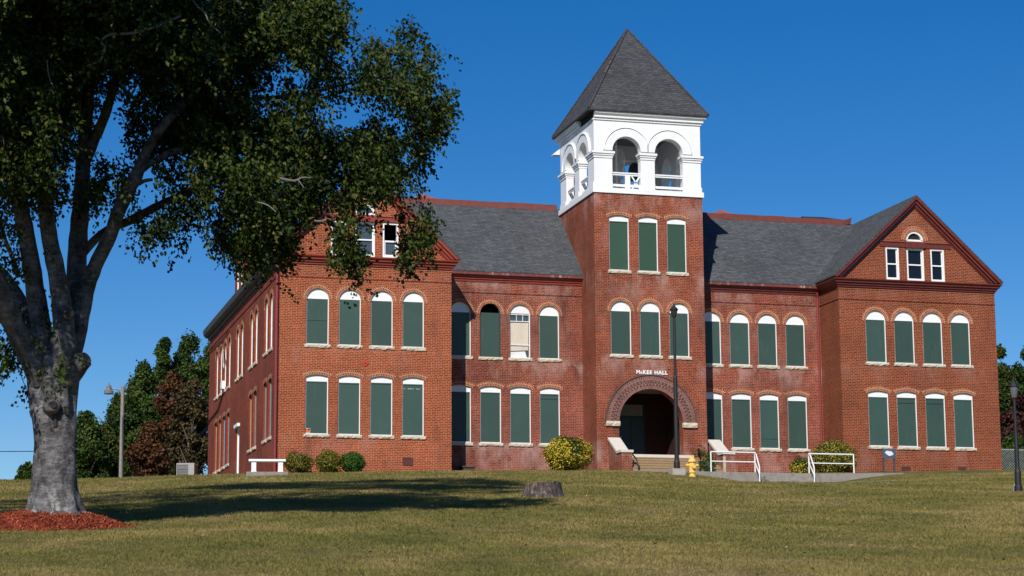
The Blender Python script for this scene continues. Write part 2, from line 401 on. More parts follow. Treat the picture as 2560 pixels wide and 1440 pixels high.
class Wall:                           # a vertical plane: u along it, w outward
    def __init__(s, o, t, nrm): s.o, s.t, s.n = np.array(o, float), np.array(t, float), np.array(nrm, float)
    def p(s, u, z, w=0.0): q = s.o+s.t*u+s.n*w; return (q[0], q[1], z+s.o[2])
def front(Y): return Wall((0, Y, 0), (1, 0, 0), (0, -1, 0))
def left_of(X): return Wall((X, 0, 0), (0, 1, 0), (-1, 0, 0))

def opening(u0, u1, zs, zt, shape, rise=0.09, seg=14):
    if shape == 'rect': return [(u0, zs), (u1, zs), (u1, zt), (u0, zt)]
    c = (u0+u1)/2; h = (u1-u0)/2
    if shape == 'round': rad = h; zc = zt-h; a0 = 0.0
    else: rad = (h*h+rise*rise)/(2*rise); zc = zt-rad; a0 = math.acos(h/rad)
    pts = [(u0, zs), (u1, zs)]
    for k in range(seg+1):
        a = a0+(math.pi-2*a0)*k/seg; pts.append((c+rad*math.cos(a), zc+rad*math.sin(a)))
    return pts
def panel(mb, wl, outline, holes, depth=0.22, w=0.0):
    loops = [outline]+holes
    tris = tessellate_polygon([[Vector((u, z, 0)) for u, z in lp] for lp in loops])
    flat = [q for lp in loops for q in lp]; b = mb.add([wl.p(u, z, w) for u, z in flat])
    for t in tris: mb.f.append(tuple(b+i for i in t))
    for h in holes:
        for i in range(len(h)):
            (ua, za), (ub, zb) = h[i], h[(i+1) % len(h)]
            mb.poly([wl.p(ua, za, w), wl.p(ub, zb, w), wl.p(ub, zb, w-depth), wl.p(ua, za, w-depth)])
def slab(mb, wl, pts, w0, w1):          # outline in the wall's plane between two depths (w1 the outer)
    mb.extr([wl.p(u, z, w1) for u, z in pts], wl.n*(w0-w1))
def rslab(mb, wl, u0, u1, z0, z1, w0, w1): slab(mb, wl, [(u0, z0), (u1, z0), (u1, z1), (u0, z1)], w0, w1)
def inset(pts, d):                      # shrink a convex outline by d
    c = np.mean(pts, 0); out = []; n = len(pts)
    for i in range(n):
        p0, p1, p2 = (np.array(pts[i-1]), np.array(pts[i]), np.array(pts[(i+1) % n]))
        e0, e1 = p1-p0, p2-p1; e0 = e0/(np.linalg.norm(e0)+1e-9); e1 = e1/(np.linalg.norm(e1)+1e-9)
        n0, n1 = np.array([-e0[1], e0[0]]), np.array([-e1[1], e1[0]]); m_ = n0+n1; m_ = m_/max(m_@n0, 0.3)
        out.append(tuple(p1+m_*d))
    return out
def frame_ring(mb, wl, pts, d, w0, w1):
    ins = inset(pts, d); n = len(pts)
    for i in range(n):
        j = (i+1) % n
        a, b, c, e = pts[i], pts[j], ins[j], ins[i]
        mb.poly([wl.p(*a, w1), wl.p(*b, w1), wl.p(*c, w1), wl.p(*e, w1)])
        mb.poly([wl.p(*e, w1), wl.p(*c, w1), wl.p(*c, w0), wl.p(*e, w0)])

def rock(mb, wl, u0, u1, z0, z1, w0, w1):   # rock-faced sill: its outer face broken up
    n = max(4, int((u1-u0)/0.09)); top = []; bot = []; mid = []
    for k in range(n+1):
        u = u0+(u1-u0)*k/n
        top.append(wl.p(u, z1, w1+rnd.uniform(-.012, .008))); mid.append(wl.p(u, (z0+z1)/2+rnd.uniform(-.02, .02), w1+rnd.uniform(.0, .035))); bot.append(wl.p(u, z0+rnd.uniform(-.012, .012), w1+rnd.uniform(-.02, .01)))
    for k in range(n):
        mb.poly([bot[k], bot[k+1], mid[k+1], mid[k]]); mb.poly([mid[k], mid[k+1], top[k+1], top[k]])
        a, b = wl.p(u0+(u1-u0)*k/n, z1, w0), wl.p(u0+(u1-u0)*(k+1)/n, z1, w0); mb.poly([top[k], top[k+1], b, a])
        a, b = wl.p(u0+(u1-u0)*k/n, z0, w0), wl.p(u0+(u1-u0)*(k+1)/n, z0, w0); mb.poly([bot[k+1], bot[k], a, b])
    for i, u in ((0, u0), (n, u1)): mb.poly([bot[i], mid[i], top[i], wl.p(u, z1, w0), wl.p(u, z0, w0)])

def arch_ring(wl, u0, u1, zt, shape, width, m, parent, rise=0.09, w=0.012, name='brick_arch', ext=0.0):
    c = (u0+u1)/2; h = (u1-u0)/2
    if shape == 'round': rad = h; zc = zt-h; a0 = -ext
    else: rad = (h*h+rise*rise)/(2*rise); zc = zt-rad; a0 = math.acos(h/rad)-0.08
    mb = MB(); n = 20
    for k in range(n):
        a, b = a0+(math.pi-2*a0)*k/n, a0+(math.pi-2*a0)*(k+1)/n
        pt = lambda r_, t, ww: wl.p(c+r_*math.cos(t), zc+r_*math.sin(t), ww)
        ua, ub = a*(rad+width/2), b*(rad+width/2)
        mb.poly([pt(rad, a, w), pt(rad+width, a, w), pt(rad+width, b, w), pt(rad, b, w)], [(ua, 0), (ua, width), (ub, width), (ub, 0)])
        mb.poly([pt(rad+width, a, w), pt(rad+width, a, 0), pt(rad+width, b, 0), pt(rad+width, b, w)])
        mb.poly([pt(rad, a, 0), pt(rad, a, w), pt(rad, b, w), pt(rad, b, 0)])
    return mb.build(name, m, parent)

def window(wl, u0, u1, zs, zt, shape, style='green', split=None, sill=True, label=None, depth=0.10, green=None, archw=0.184):
    hole = opening(u0, u1, zs, zt, shape)
    mb = MB(); frame_ring(mb, wl, hole, 0.035, -depth-0.04, -depth+0.045)
    fr = mb.build('window', {'side': WHITE_W, 'wood': GREYWOOD, 'tan': TANWOOD, 'blue': BLUE}.get(style, WHITE), school)
    if label: fr['label'] = label
    ju = rnd.uniform(-0.008, 0.008); seam = SEAMS.get((round(u0, 2), zs))
    if split is None: split = zt-(0.41 if shape == 'round' else 0.31)
    split += rnd.uniform(-0.02, 0.02)
    low = [(u0+0.004, zs+0.004), (u1-0.045+ju, zs+0.004), (u1-0.045-ju, split), (u0+0.004, split)]
    top = [(u0, split+0.005), (u1, split+0.005)]+[q for q in hole[2:] if q[1] > split+0.006]
    if style == 'green':
        b = MB(); slab(b, wl, low, -depth, -depth+rnd.uniform(0.02, 0.032)); bo_ = b.build('board', green or GREEN, fr)
        if seam:
            b = MB(); zz_ = zs+(split-zs)*seam[0]
            if seam[1] == 'dark': rslab(b, wl, u0+.02, u1-.06, zz_-.007, zz_+.007, -depth+.02, -depth+.0345)
            else:
                for q_ in range(6): ua_ = u0+.1+q_*.115+rnd.uniform(-.02, .02); rslab(b, wl, ua_, ua_+rnd.uniform(.03, .08), zz_-.01, zz_+.008, -depth+.02, -depth+.0345)
            b.build('board_joint', BLACK if seam[1] == 'dark' else WHITE_W, fr)
        b = MB(); slab(b, wl, inset(top, 0.01), -depth-0.01, -depth+0.022); b.build('top_panel', WHITE, fr)
        b = MB(); rslab(b, wl, u0+0.03, u1-0.03, split-0.02, split+0.025, -depth, -depth+0.04); b.build('board_rail', WHITE if shape == 'round' else (green or GREEN), fr)
    elif style == 'opentop':
        b = MB(); slab(b, wl, low, -depth, -depth+0.025); b.build('board', GREEN, fr)
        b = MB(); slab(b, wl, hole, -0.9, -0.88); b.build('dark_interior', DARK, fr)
        fr.data.materials[0] = GREYTRIM
    elif style in ('side', 'wood', 'tan', 'blue'):
        mm = {'side': WHITE_W, 'wood': GREYWOOD, 'tan': TANWOOD, 'blue': BLUE}[style]
        b = MB(); slab(b, wl, inset(hole, 0.01), -depth-0.02, -depth+0.015); b.build('board', mm, fr)
    elif style == 'shade':
        b = MB(); slab(b, wl, inset(top, 0.01), -depth-0.01, -depth+0.022); b.build('top_panel', WHITE, fr)
        b = MB(); rslab(b, wl, u0+.03, u1-.03, zs+.03, split, -depth-.06, -depth-.045); b.build('pane', GLASS2, fr)
        z_ = zs+(split-zs)*0.66
        b = MB(); slab(b, wl, [(u0+.05, zs+.30), (u1-.07, zs+.35), (u1-.06, z_+.28), (u0+.05, z_+.26)], -depth-.043, -depth-.03); b.build('window_shade', BLIND, fr)
        b = MB(); slab(b, wl, [(u0+.05, zs+.02), (u1-.12, zs+.02), (u1-.2, zs+.30), (u0+.06, zs+.26)], -depth-.043, -depth-.032); b.build('window_shade', WHITE_W, fr)
        b = MB()
        for z in (zs+.56, z_+.32, split-.03): rslab(b, wl, u0+.03, u1-.03, z-.018, z+.018, -depth-.04, -depth+.01)
        for u in (u0+.33, u0+.60): rslab(b, wl, u-.012, u+.012, z_+.33, split, -depth-.04, -depth)
        b.build('sash', WHITE_W, fr)
    if sill:
        b = MB(); rock(b, wl, u0-0.07, u1+0.07, zs-0.128, zs-0.002, -depth-0.05, 0.048); b.build('sill', STONE, fr)
    if shape == 'round': arch_ring(wl, u0, u1, zt, 'round', archw, B_ARCH, fr)
    elif shape == 'seg': arch_ring(wl, u0, u1, zt, 'seg', 0.19, B_ARCH, fr)
    return fr

SEAMS = {(5.05, 1.45): (.92, 'white'), (11.39, 1.45): (.91, 'dark'), (21.27, 1.45): (.20, 'dark'), (26.77, 1.45): (.90, 'dark'), (28.12, 1.45): (.90, 'dark'), (1.12, 5.05): (.52, 'dark')}
WIN_A = [(1.118, 2.031), (2.438, 3.337), (3.743, 4.65), (5.054, 5.944)]
WIN_B = [(7.51, 8.42), (8.809, 9.715), (10.104, 11.005), (11.394, 12.274)]
WIN_C = [(18.66, 19.57), (19.971, 20.892), (21.272, 22.165), (22.576, 23.482)]
WIN_D = [(25.436, 26.385), (26.772, 27.71), (28.117, 29.052), (29.453, 30.377)]
WIN_E3 = [(13.943, 14.825), (15.236, 16.108), (16.514, 17.378)]
WIN_E2 = [(13.96, 14.86), (15.25, 16.15), (16.545, 17.43)]
holes2 = lambda L: [opening(a, b, S1, T1Z, 'seg') for a, b in L]+[opening(a, b, S2, T2Z, 'round') for a, b in L]

# --- walls
XM1, XM3 = (X0+X1)/2, (X2+X3)/2
GAB = 12.33
def gable_holes(xm):
    return [opening(xm-1.43, xm-.80, 8.71, 10.15, 'rect'), opening(xm-.435, xm+.385, 8.70, 10.15, 'rect'), opening(xm+.70, xm+1.36, 8.70, 10.15, 'rect'),
            opening(xm-.435, xm+.385, 10.44, 10.89, 'round')]
f0, fr_, ft = front(0), front(YR), front(YT)
def wing(xa, xb, wins, m):
    xm = (xa+xb)/2
    mb = MB(); panel(mb, f0, [(xa, -1.5), (xb, -1.5), (xb, EAVE), (xm, GAB), (xa, EAVE)], holes2(wins)+gable_holes(xm))
    return mb.build('front_wall', m, school)
wing(X0, X1, WIN_A, B_LEFT); wing(X2, X3, WIN_D, B_RIGHT)
mb = MB(); panel(mb, fr_, [(X1, -1.5), (XT0, -1.5), (XT0, EAVE), (X1, EAVE)], holes2(WIN_B)); mb.build('recessed_wall', B_REC, school)
mb = MB(); panel(mb, fr_, [(XT1, -1.5), (X2, -1.5), (X2, EAVE), (XT1, EAVE)], holes2(WIN_C)); mb.build('recessed_wall', B_REC, school)
mb = MB(); mb.poly([(X1, 0, -1.5), (X1, YR, -1.5), (X1, YR, EAVE), (X1, 0, EAVE)]); mb.build('return_wall', B_LEFT, school)
mb = MB(); mb.poly([(X2, YR, -1.5), (X2, 0, -1.5), (X2, 0, EAVE), (X2, YR, EAVE)]); mb.build('return_wall', B_RIGHT, school)
mb = MB(); mb.poly([(X3, 0, -1.5), (X3, YB, -1.5), (X3, YB, EAVE), (X3, 0, EAVE)]); mb.build('end_wall', B_RIGHT, school)
mb = MB(); mb.poly([(X3, YB, -1.5), (X0, YB, -1.5), (X0, YB, EAVE), (XM1, YB, GAB), (X1, YB, EAVE), (X2, YB, EAVE), (XM3, YB, GAB), (X3, YB, EAVE)]); mb.build('back_wall', B_SIDE, school)
# left side wall with its pairs of narrow windows
wls = left_of(X0)
SIDE_U = [(1.16, 2.06), (2.46, 3.36), (5.30, 6.20), (6.67, 7.57), (9.62, 10.52), (10.93, 11.83), (13.75, 14.66), (15.22, 16.12), (16.70, 17.60), (18.18, 19.08)]
SIDE_L = SIDE_U[:4]+SIDE_U[6:]
DOOR_S = (10.35, 11.30)
mb = MB(); panel(mb, wls, [(0, -1.5), (YB, -1.5), (YB, EAVE), (0, EAVE)], [opening(a, b, S2, T2Z, 'round') for a, b in SIDE_U]+[opening(a, b, S1, T1Z, 'seg') for a, b in SIDE_L]+[opening(*DOOR_S, 0.1, 2.78, 'rect')])
mb.build('side_wall', B_SIDE, school)
for a, b in SIDE_U: window(wls, a, b, S2, T2Z, 'round', 'side', depth=0.12)
for (a, b), st in zip(SIDE_L, ('wood', 'wood', 'wood', 'tan', 'wood', 'blue', 'tan', 'tan')): window(wls, a, b, S1, T1Z, 'seg', st, depth=0.12, label=('blue boarded side window' if st == 'blue' else None))
# side door
mb = MB(); frame_ring(mb, wls, opening(*DOOR_S, 0.1, 2.78, 'rect'), 0.07, -0.16, -0.04); dr = mb.build('side_door', WHITE, school)
mb = MB(); rslab(mb, wls, DOOR_S[0]+.06, DOOR_S[1]-.06, 0.1, 2.7, -0.14, -0.1); mb.build('door_leaf', paint('pale_blue_door', (0.50, 0.58, 0.60), .5, .08), dr)
mb = MB(); rslab(mb, wls, DOOR_S[0]+.22, DOOR_S[1]-.22, 1.3, 2.45, -0.1, -0.09); mb.build('pane', GLASS, dr)
mb = MB(); rslab(mb, wls, DOOR_S[0]-.12, DOOR_S[1]+.12, 2.79, 2.93, 0, 0.12); mb.build('hood', WHITE, dr)
mb = MB(); rslab(mb, wls, DOOR_S[0]-.05, DOOR_S[1]+.05, -0.4, 0.1, -0.2, 0.25); mb.build('door_step', CONC, dr)

# --- windows of the front
for a, b in WIN_A+WIN_D: window(f0, a, b, S1, T1Z, 'seg')
for a, b in WIN_A+WIN_D: window(f0, a, b, S2, T2Z, 'round')
for a, b in WIN_B+WIN_C: window(fr_, a, b, S1, T1Z, 'seg')
for i, (a, b) in enumerate(WIN_B+WIN_C):
    st = {1: 'opentop', 2: 'shade'}.get(i, 'green')
    window(fr_, a, b, S2, T2Z, 'round', st, label={1: 'boarded window with an open black arched top', 2: 'unboarded window with torn yellowed shades'}.get(i))
for a, b in WIN_E3: window(ft, a, b, 8.626, 11.0, 'seg', split=10.70, green=GREEN_U)
for a, b in WIN_E2: window(ft, a, b, S2, T2Z, 'round')

# gable windows
def gable_set(xm, opensash):
    spec = [(xm-1.43, xm-.80, 8.71), (xm-.435, xm+.385, 8.70), (xm+.70, xm+1.36, 8.70)]
    for k, (a, b, zs) in enumerate(spec):
        h = opening(a, b, zs, 10.15, 'rect'); zm = 9.42
        mb = MB(); frame_ring(mb, f0, h, 0.075, -0.15, -0.02)
        fr = mb.build('gable_window', WHITE, school)
        for z0, z1, w_, nm in ((zs+.06, zm, -.085, 'lower_sash'), (zm-.02, 10.09, -.105, 'upper_sash')):
            if opensash and k == 2 and nm == 'upper_sash': continue
            mb = MB(); frame_ring(mb, f0, [(a+.06, z0), (b-.06, z0), (b-.06, z1), (a+.06, z1)], 0.04 if not (opensash and k == 2) else 0.07, w_-.03, w_+.02); s_ = mb.build(nm, WHITE, fr)
        mb = MB(); rslab(mb, f0, a+.07, b-.07, zs+.07, (10.1 if not (opensash and k == 2) else zm), -.14, -.125); mb.build('pane', GLASS2 if opensash else GLASS, fr)
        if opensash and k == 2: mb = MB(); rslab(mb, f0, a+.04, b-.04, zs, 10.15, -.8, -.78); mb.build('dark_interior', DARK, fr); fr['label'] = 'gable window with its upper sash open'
    a, b = xm-.435, xm+.385; h = opening(a, b, 10.44, 10.89, 'round')
    mb = MB(); frame_ring(mb, f0, h, 0.085, -0.14, -0.02); fr = mb.build('lunette_window', WHITE, school)
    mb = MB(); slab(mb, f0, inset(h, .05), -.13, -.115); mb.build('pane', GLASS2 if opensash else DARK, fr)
    arch_ring(f0, a, b, 10.89, 'round', 0.224, B_ARCH, fr)
    # painted lintel band across the three windows
    zb = 10.19; hw = (GAB-zb)/((GAB-EAVE)/((X1-X0)/2))-.38
    mb = MB(); rslab(mb, f0, xm-hw, xm+hw, zb-.03, zb+.17, -.01, 0.035); rslab(mb, f0, xm-hw, xm+hw, zb+.171, zb+.20, -.01, .07); rslab(mb, f0, xm-.50, xm+.45, zb-.05, zb+.21, -.01, .09)
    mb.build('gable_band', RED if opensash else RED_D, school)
gable_set(XM1, True); gable_set(XM3, False)

# --- tower: front with portal
PC, PR, PZ = 15.665, 1.40, 2.25
port = [(PC-PR, 0.78), (PC+PR, 0.78)]+[(PC+PR*math.cos(math.pi*k/32), PZ+PR*math.sin(math.pi*k/32)) for k in range(33)]
mb = MB()
panel(mb, ft, [(XT0, -1.5), (XT1, -1.5), (XT1, 11.95), (XT0, 11.95)], [opening(a, b, 8.626, 11.0, 'seg') for a, b in WIN_E3]+[opening(a, b, S2, T2Z, 'round') for a, b in WIN_E2]+[port], depth=0.45)
mb.poly([(XT0, YTB, -1.5), (XT0, YT, -1.5), (XT0, YT, 11.95), (XT0, YTB, 11.95)]); mb.poly([(XT1, YT, -1.5), (XT1, YTB, -1.5), (XT1, YTB, 11.95), (XT1, YT, 11.95)])
mb.poly([(XT1, YTB, 6), (XT0, YTB, 6), (XT0, YTB, 11.95), (XT1, YTB, 11.95)])
mb.build('tower_wall', B_TOW, school)
arc = arch_ring(ft, PC-PR, PC+PR, PZ+PR, 'round', 0.56, B_PORT, school, w=0.05, name='portal_arch')
mb = MB(); n = 28
for k in range(n):
    a, b = math.pi*k/n, math.pi*(k+1)/n
    for r0, r1, w0, w1 in ((PR+.56, PR+.61, 0, .085),):
        pt = lambda r_, t, ww: ft.p(PC+r_*math.cos(t), PZ+r_*math.sin(t), ww)
        mb.poly([pt(r0, a, w1), pt(r1, a, w1), pt(r1, b, w1), pt(r0, b, w1)]); mb.poly([pt(r1, a, w1), pt(r1, a, w0), pt(r1, b, w0), pt(r1, b, w1)]); mb.poly([pt(r0, a, w0), pt(r0, a, w1), pt(r0, b, w1), pt(r0, b, w0)])
mb.build('hood_mould', paint('dark_brick_mould', (0.10, 0.05, 0.045), .8, .3, 6), arc)
mb = MB()                                            # staggered projecting bricks in two rows round the arch
for row, rr in ((0, PR+.20), (1, PR+.33)):
    for k in range(34):
        a = math.pi*(k+.5+.5*row)/34.5; ca, sa = math.cos(a), math.sin(a)
        q = [(PC+(rr+dr_)*ca-dt*sa, PZ+(rr+dr_)*sa+dt*ca) for dr_, dt in ((-.05, -.03), (.05, -.03), (.05, .03), (-.05, .03))]
        slab(mb, ft, q, .045, .075)
mb.build('arch_studs', paint('stud_brick', (0.115, 0.052, 0.045), .85, .2, 6), arc)
for a, b in ((PC-PR-.58, PC-PR+.02), (PC+PR-.02, PC+PR+.60)):
    mb = MB(); rock(mb, ft, a, b, 2.06, 2.26, -.05, 0.10); mb.build('impost_stone', STONE, school)
# vestibule
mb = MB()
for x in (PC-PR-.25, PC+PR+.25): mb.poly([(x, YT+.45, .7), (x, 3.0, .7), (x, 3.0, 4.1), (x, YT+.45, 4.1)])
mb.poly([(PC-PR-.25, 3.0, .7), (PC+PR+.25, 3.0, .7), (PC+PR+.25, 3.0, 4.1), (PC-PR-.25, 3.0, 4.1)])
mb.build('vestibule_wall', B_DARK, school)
mb = MB(); mb.box(PC-PR-.3, PC+PR+.3, YT+.43, 3.05, 3.80, 3.86); mb.build('vestibule_ceiling', paint('dim_ceiling', (0.30, 0.28, 0.25), .8), school)
mb = MB(); mb.box(PC-PR-.3, PC+PR+.3, YT+.02, 3.05, .70, .86); mb.build('vestibule_floor', CONC_G, school)
wv = front(2.98)
mb = MB(); rslab(mb, wv, 15.02, 16.35, .86, 3.36, 0, .05); ed = mb.build('entrance_door', BLACK, school)
for a, b in ((15.10, 15.67), (15.70, 16.27)): mb = MB(); rslab(mb, wv, a, b, .88, 2.75, .05, .09); mb.build('door_leaf', DOORG, ed)
mb = MB(); rslab(mb, wv, 15.14, 16.23, 2.82, 3.30, .05, .08); mb.build('transom_panel', paint('tan_transom', (0.20, 0.165, 0.12), .7), ed)
mb = MB(); mb.tube([(15.22, 2.87, 1.9), (15.22, 2.83, 1.9)], .03); mb.tube([(15.22, 2.87, 1.72), (15.22, 2.83, 1.72)], .035); mb.build('handle', METAL, ed)
# threshold, steps and cheek walls
mb = MB(); mb.box(14.22, 17.42, -.14, YT+.03, .745, .885); mb.build('threshold', CONC, school, bevel=.01)
mb = MB(); base = .745
for k in range(5):
    mb.box(14.30, 18.52 if k else 18.50, -.14-.26*k-.244, YT-.01-.003*k, -1, base-.125*k-.045); mb.box(14.30, 18.52, -.14-.26*k-.26, YT-.012-.003*k, base-.125*k-.044, base-.125*k-.003*k)
mb.build('entrance_steps', STEP, school)
def cheek(xa, xb):
    mb = MB(); ya, yb, yc = YT, -.95, -1.50
    mb.extr([(xa, ya, -1), (xa, yc, -1), (xa, yc, .82), (xa, yb, .82), (xa, ya, 1.48)], (xb-xa, 0, 0)); ch = mb.build('cheek_wall', B_TOW, school)
    mb = MB(); o = .04
    mb.extr([(xa-o, ya, 1.485), (xa-o, yb, .825), (xa-o, yb-.05, .925), (xa-o, ya, 1.585)], (xb-xa+2*o, 0, 0)); mb.box(xa-o, xb+o, yc-.05, yb-.051, .822, .925)
    mb.build('coping', CONC, ch)
cheek(13.80, 14.26); cheek(18.20, 18.66)
# vine covered? no: lettering over the arch
cu = bpy.data.curves.new('lettering', 'FONT'); cu.body = 'KEE HALL'
def letters(parts, name, m, parent):
    mbv = []; fs = []; off = 0
    for body, size, u, z in parts:
        cu = bpy.data.curves.new('tmp', 'FONT'); cu.body = body; cu.size = size; cu.extrude = .012; cu.offset = .009; cu.space_character = 1.22
        o = bpy.data.objects.new('tmp', cu); COL.objects.link(o)
        dg = bpy.context.evaluated_depsgraph_get(); me = o.evaluated_get(dg).to_mesh()
        for v in me.vertices: mbv.append(ft.p(u+v.co.x, z+v.co.y, .02+v.co.z))
        for p in me.polygons: fs.append(tuple(off+i for i in p.vertices))
        off = len(mbv); o.evaluated_get(dg).to_mesh_clear(); bpy.data.objects.remove(o); bpy.data.curves.remove(cu)
    mb = MB(); mb.v = mbv; mb.f = fs; return mb.build(name, m, parent)
bpy.data.curves.remove(cu)
letters([('M', .215, 15.04, 4.27), ('c', .185, 15.222, 4.27), ('KEE', .215, 15.33, 4.27), ('HALL', .215, 15.835, 4.27)], 'lettering', WHITE, school)

# --- string courses and cornices
def band(path, z, m=None, h=.07, w=.022):
    mb = MB(); mb.sweep(path, [(0.0, z), (w, z), (w, z+h), (0.0, z+h)]); return mb.build('string_course', m or B_RIGHT, school)
CW = [(X1, YR), (X1, 0), (X0, 0)]              # travel so that the outside is on the left: right to left along the front
def rev(p): return list(reversed(p))
PROF = [(0, 8.30), (.05, 8.30), (.05, 8.37), (.11, 8.39), (.11, 8.45), (.19, 8.49), (.19, 8.54), (.27, 8.60), (.28, 8.655), (0, 8.69)]
LWp = [(X0, 0), (X1, 0), (X1, YR)]; RWp = [(X2, YR), (X2, 0), (X3, 0), (X3, YB)]
flip = lambda prof: [(-w_, z) for w_, z in prof]
def cornice(path, m, prof=PROF, name='cornice'):
    mb = MB(); mb.sweep(path, flip(prof)); return mb.build(name, m, school)
cornice([(X0-.27, 0), (X1, 0), (X1, YR-.29)], RED)
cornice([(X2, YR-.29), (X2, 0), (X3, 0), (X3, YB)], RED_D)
mb = MB(); mb.sweep([(X0, YB+.2), (X0, .005)], flip([(0, 8.22), (.06, 8.22), (.08, 8.34), (.2, 8.36), (.3, 8.48), (.34, 8.68), (0, 8.74)])); mb.build('side_cornice', GREYTRIM, school)
PROF_R = [(0, 8.24), (.05, 8.24), (.05, 8.31), (.10, 8.33), (.10, 8.39), (.18, 8.43), (.18, 8.46), (0, 8.46)]
GUT = [(0, 8.462), (.20, 8.462), (.26, 8.50), (.27, 8.60), (.24, 8.60), (0, 8.62)]
for a, b, m in ((X1+.003, XT0, RED), (XT1, X2-.003, RED_D)):
    cornice([(a, YR), (b, YR)], m, PROF_R); cornice([(a, YR), (b, YR)], RED_G, GUT, 'gutter')
for path, m in (([(X0, 0), (X1, 0)], B_LEFT), ([(X1+.002, YR), (XT0, YR)], B_REC), ([(XT1, YR), (X2-.002, YR)], B_REC), ([(X2, YR), (X2, 0), (X3, 0)], B_RIGHT), ([(X0, YB), (X0, 0)], B_SIDE)):
    for z, h, w_ in ((7.76, .045, .03), (7.81, .07, .015), (8.20, .05, .02)):
        mb = MB(); mb.sweep(path, flip([(0, z), (w_, z), (w_, z+h), (0, z+h)])); mb.build('string_course', m, school)
    if path[0][1] == path[-1][1]:               # brick panels of the frieze: little upright strips
        xa, xb = path[0][0], path[-1][0]; yy = path[0][1]; nn = int((xb-xa)/.78)
        for k in range(1, nn+1): x = xa+(xb-xa)*k/(nn+.5); mb = MB(); mb.box(x-.05, x+.05, yy-.016, yy+.01, 7.9, 8.19); mb.build('frieze_strip', m, school)
# raking gable trim
def rake(xa, xb, m):
    xm = (xa+xb)/2; ov = .28; h = (xb-xa)/2+ov; z0 = 8.70; top = 12.42; sl = (top-z0)/h; q = math.sqrt(1+sl*sl)
    for a, b, w1 in ((0.0, .11, .29), (.112, .22, .20), (.222, .31, .11), (.312, .36, .05)):
        o = lambda t: t*q                     # vertical drop of an offset line
        pts = [(xm-h+o(a)/sl, z0), (xm, top-o(a)), (xm+h-o(a)/sl, z0), (xm+h-o(b)/sl, z0), (xm, top-o(b)), (xm-h+o(b)/sl, z0)]
        for side in (pts[0:2]+pts[4:6], [pts[1], pts[2], pts[3], pts[4]]):
            mb = MB() if side is not None and side[0] == pts[0] else mb
            slab(mb, f0, side, -.02, w1)
        mb.build('rake_trim', m, school)
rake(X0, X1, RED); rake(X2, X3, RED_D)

# --- roofs
def roof_poly(name, polys, m=SHING, th=.07):
    mb = MB()
    for p in polys: mb.extr([tuple(q) for q in p], (0, 0, th))
    return mb.build(name, m, school)
zt = 12.40
def gable_roof(xa, xb, y0=-.30, yb=YB+.3):
    xm = (xa+xb)/2; e = .30; z0 = 8.70
    roof_poly('roof', [[(xa-e, y0, z0), (xm, y0, zt), (xm, yb, zt), (xa-e, yb, z0)], [(xm, y0, zt), (xb+e, y0, z0), (xb+e, yb, z0), (xm, yb, zt)]])
gable_roof(X0, X1); gable_roof(X2, X3)
Y_R, Z_R = 5.70, 12.25
roof_poly('roof', [[(X1-3.4, 1.78, 8.61), (XT0+.001, 1.78, 8.61), (XT0+.001, Y_R, Z_R), (X1-3.4, Y_R, Z_R)]])
roof_poly('roof', [[(XT1-.001, 1.78, 8.61), (X2+3.5, 1.78, 8.61), (X2+3.5, Y_R, Z_R), (XT1-.001, Y_R, Z_R)]])
roof_poly('roof', [[(XT0, YTB+.02, Z_R-.53), (XT1, YTB+.02, Z_R-.53), (XT1, Y_R, Z_R), (XT0, Y_R, Z_R)], [(X1-3.4, Y_R, Z_R), (X2+3.5, Y_R, Z_R), (X2+3.5, 16.0, Z_R), (X1-3.4, 16.0, Z_R)], [(X1-3.4, 16.0, Z_R), (X2+3.5, 16.0, Z_R), (X2+3.5, YB+.3, 8.6), (X1-3.4, YB+.3, 8.6)]])
for xa, xb in ((X1-2.6, XT0-.002), (XT1+.002, X2+3.05)):
    mb = MB(); n = 12
    for k in range(n):                            # lengths of ridge metal, none quite true
        a, b = xa+(xb-xa)*k/n, xa+(xb-xa)*(k+1)/n; dz = rnd.uniform(-.012, .012)
        mb.extr([(a, Y_R-.10, Z_R-.02+dz), (a, Y_R-.03, Z_R+.26+dz), (a, Y_R+.04, Z_R+.28+dz), (a, Y_R+.06, Z_R+.0)], (b-a-.002, 0, 0))
    mb.build('ridge_flashing', RUST, school)
mb = MB(); mb.extr([(X2+2.2, Y_R+.05, 12.50), (X2+2.9, Y_R+.05, 12.47), (X2+2.9, Y_R+.05, 12.53), (X2+1.9, Y_R+.05, 12.60), (X2+.9, Y_R+.05, 12.58), (X2+1.0, Y_R+.05, 12.50)], (0, .5, 0)); mb.build('lifted_roofing', paint('black_roofing_felt', (.02, .02, .022), .8), school)
mb = MB(); mb.extr([(X2+2.95, Y_R-.1, 12.25), (X2+3.25, Y_R-.1, 12.33), (X2+3.3, Y_R-.1, 12.62), (X2+2.98, Y_R-.1, 12.50)], (0, .12, 0)); mb.build('ridge_end', RUST, school)
# roof caps peeping over the ridge
for px, py in ((1057, 484), (1800, 524)):
    q = on_y(px, py, 8.2); mb = MB(); hw = .62
    z0 = q[2]-.36; b = mb.add([(q[0]-hw, 8.2-hw, z0), (q[0]+hw, 8.2-hw, z0), (q[0]+hw, 8.2+hw, z0), (q[0]-hw, 8.2+hw, z0), (q[0], 8.2, q[2])])
    for i in range(4): mb.f.append((b+i, b+(i+1) % 4, b+4))
    mb.f.append((b+3, b+2, b+1, b)); mb.box(q[0]-hw+.08, q[0]+hw-.08, 8.2-hw+.08, 8.2+hw-.08, Z_R, z0-.002)
    mb.build('roof_cap', paint('faded_red_metal', (.30, .09, .07), .5, .3, 4, ((.55, .45, .40), .56, .6)), school)
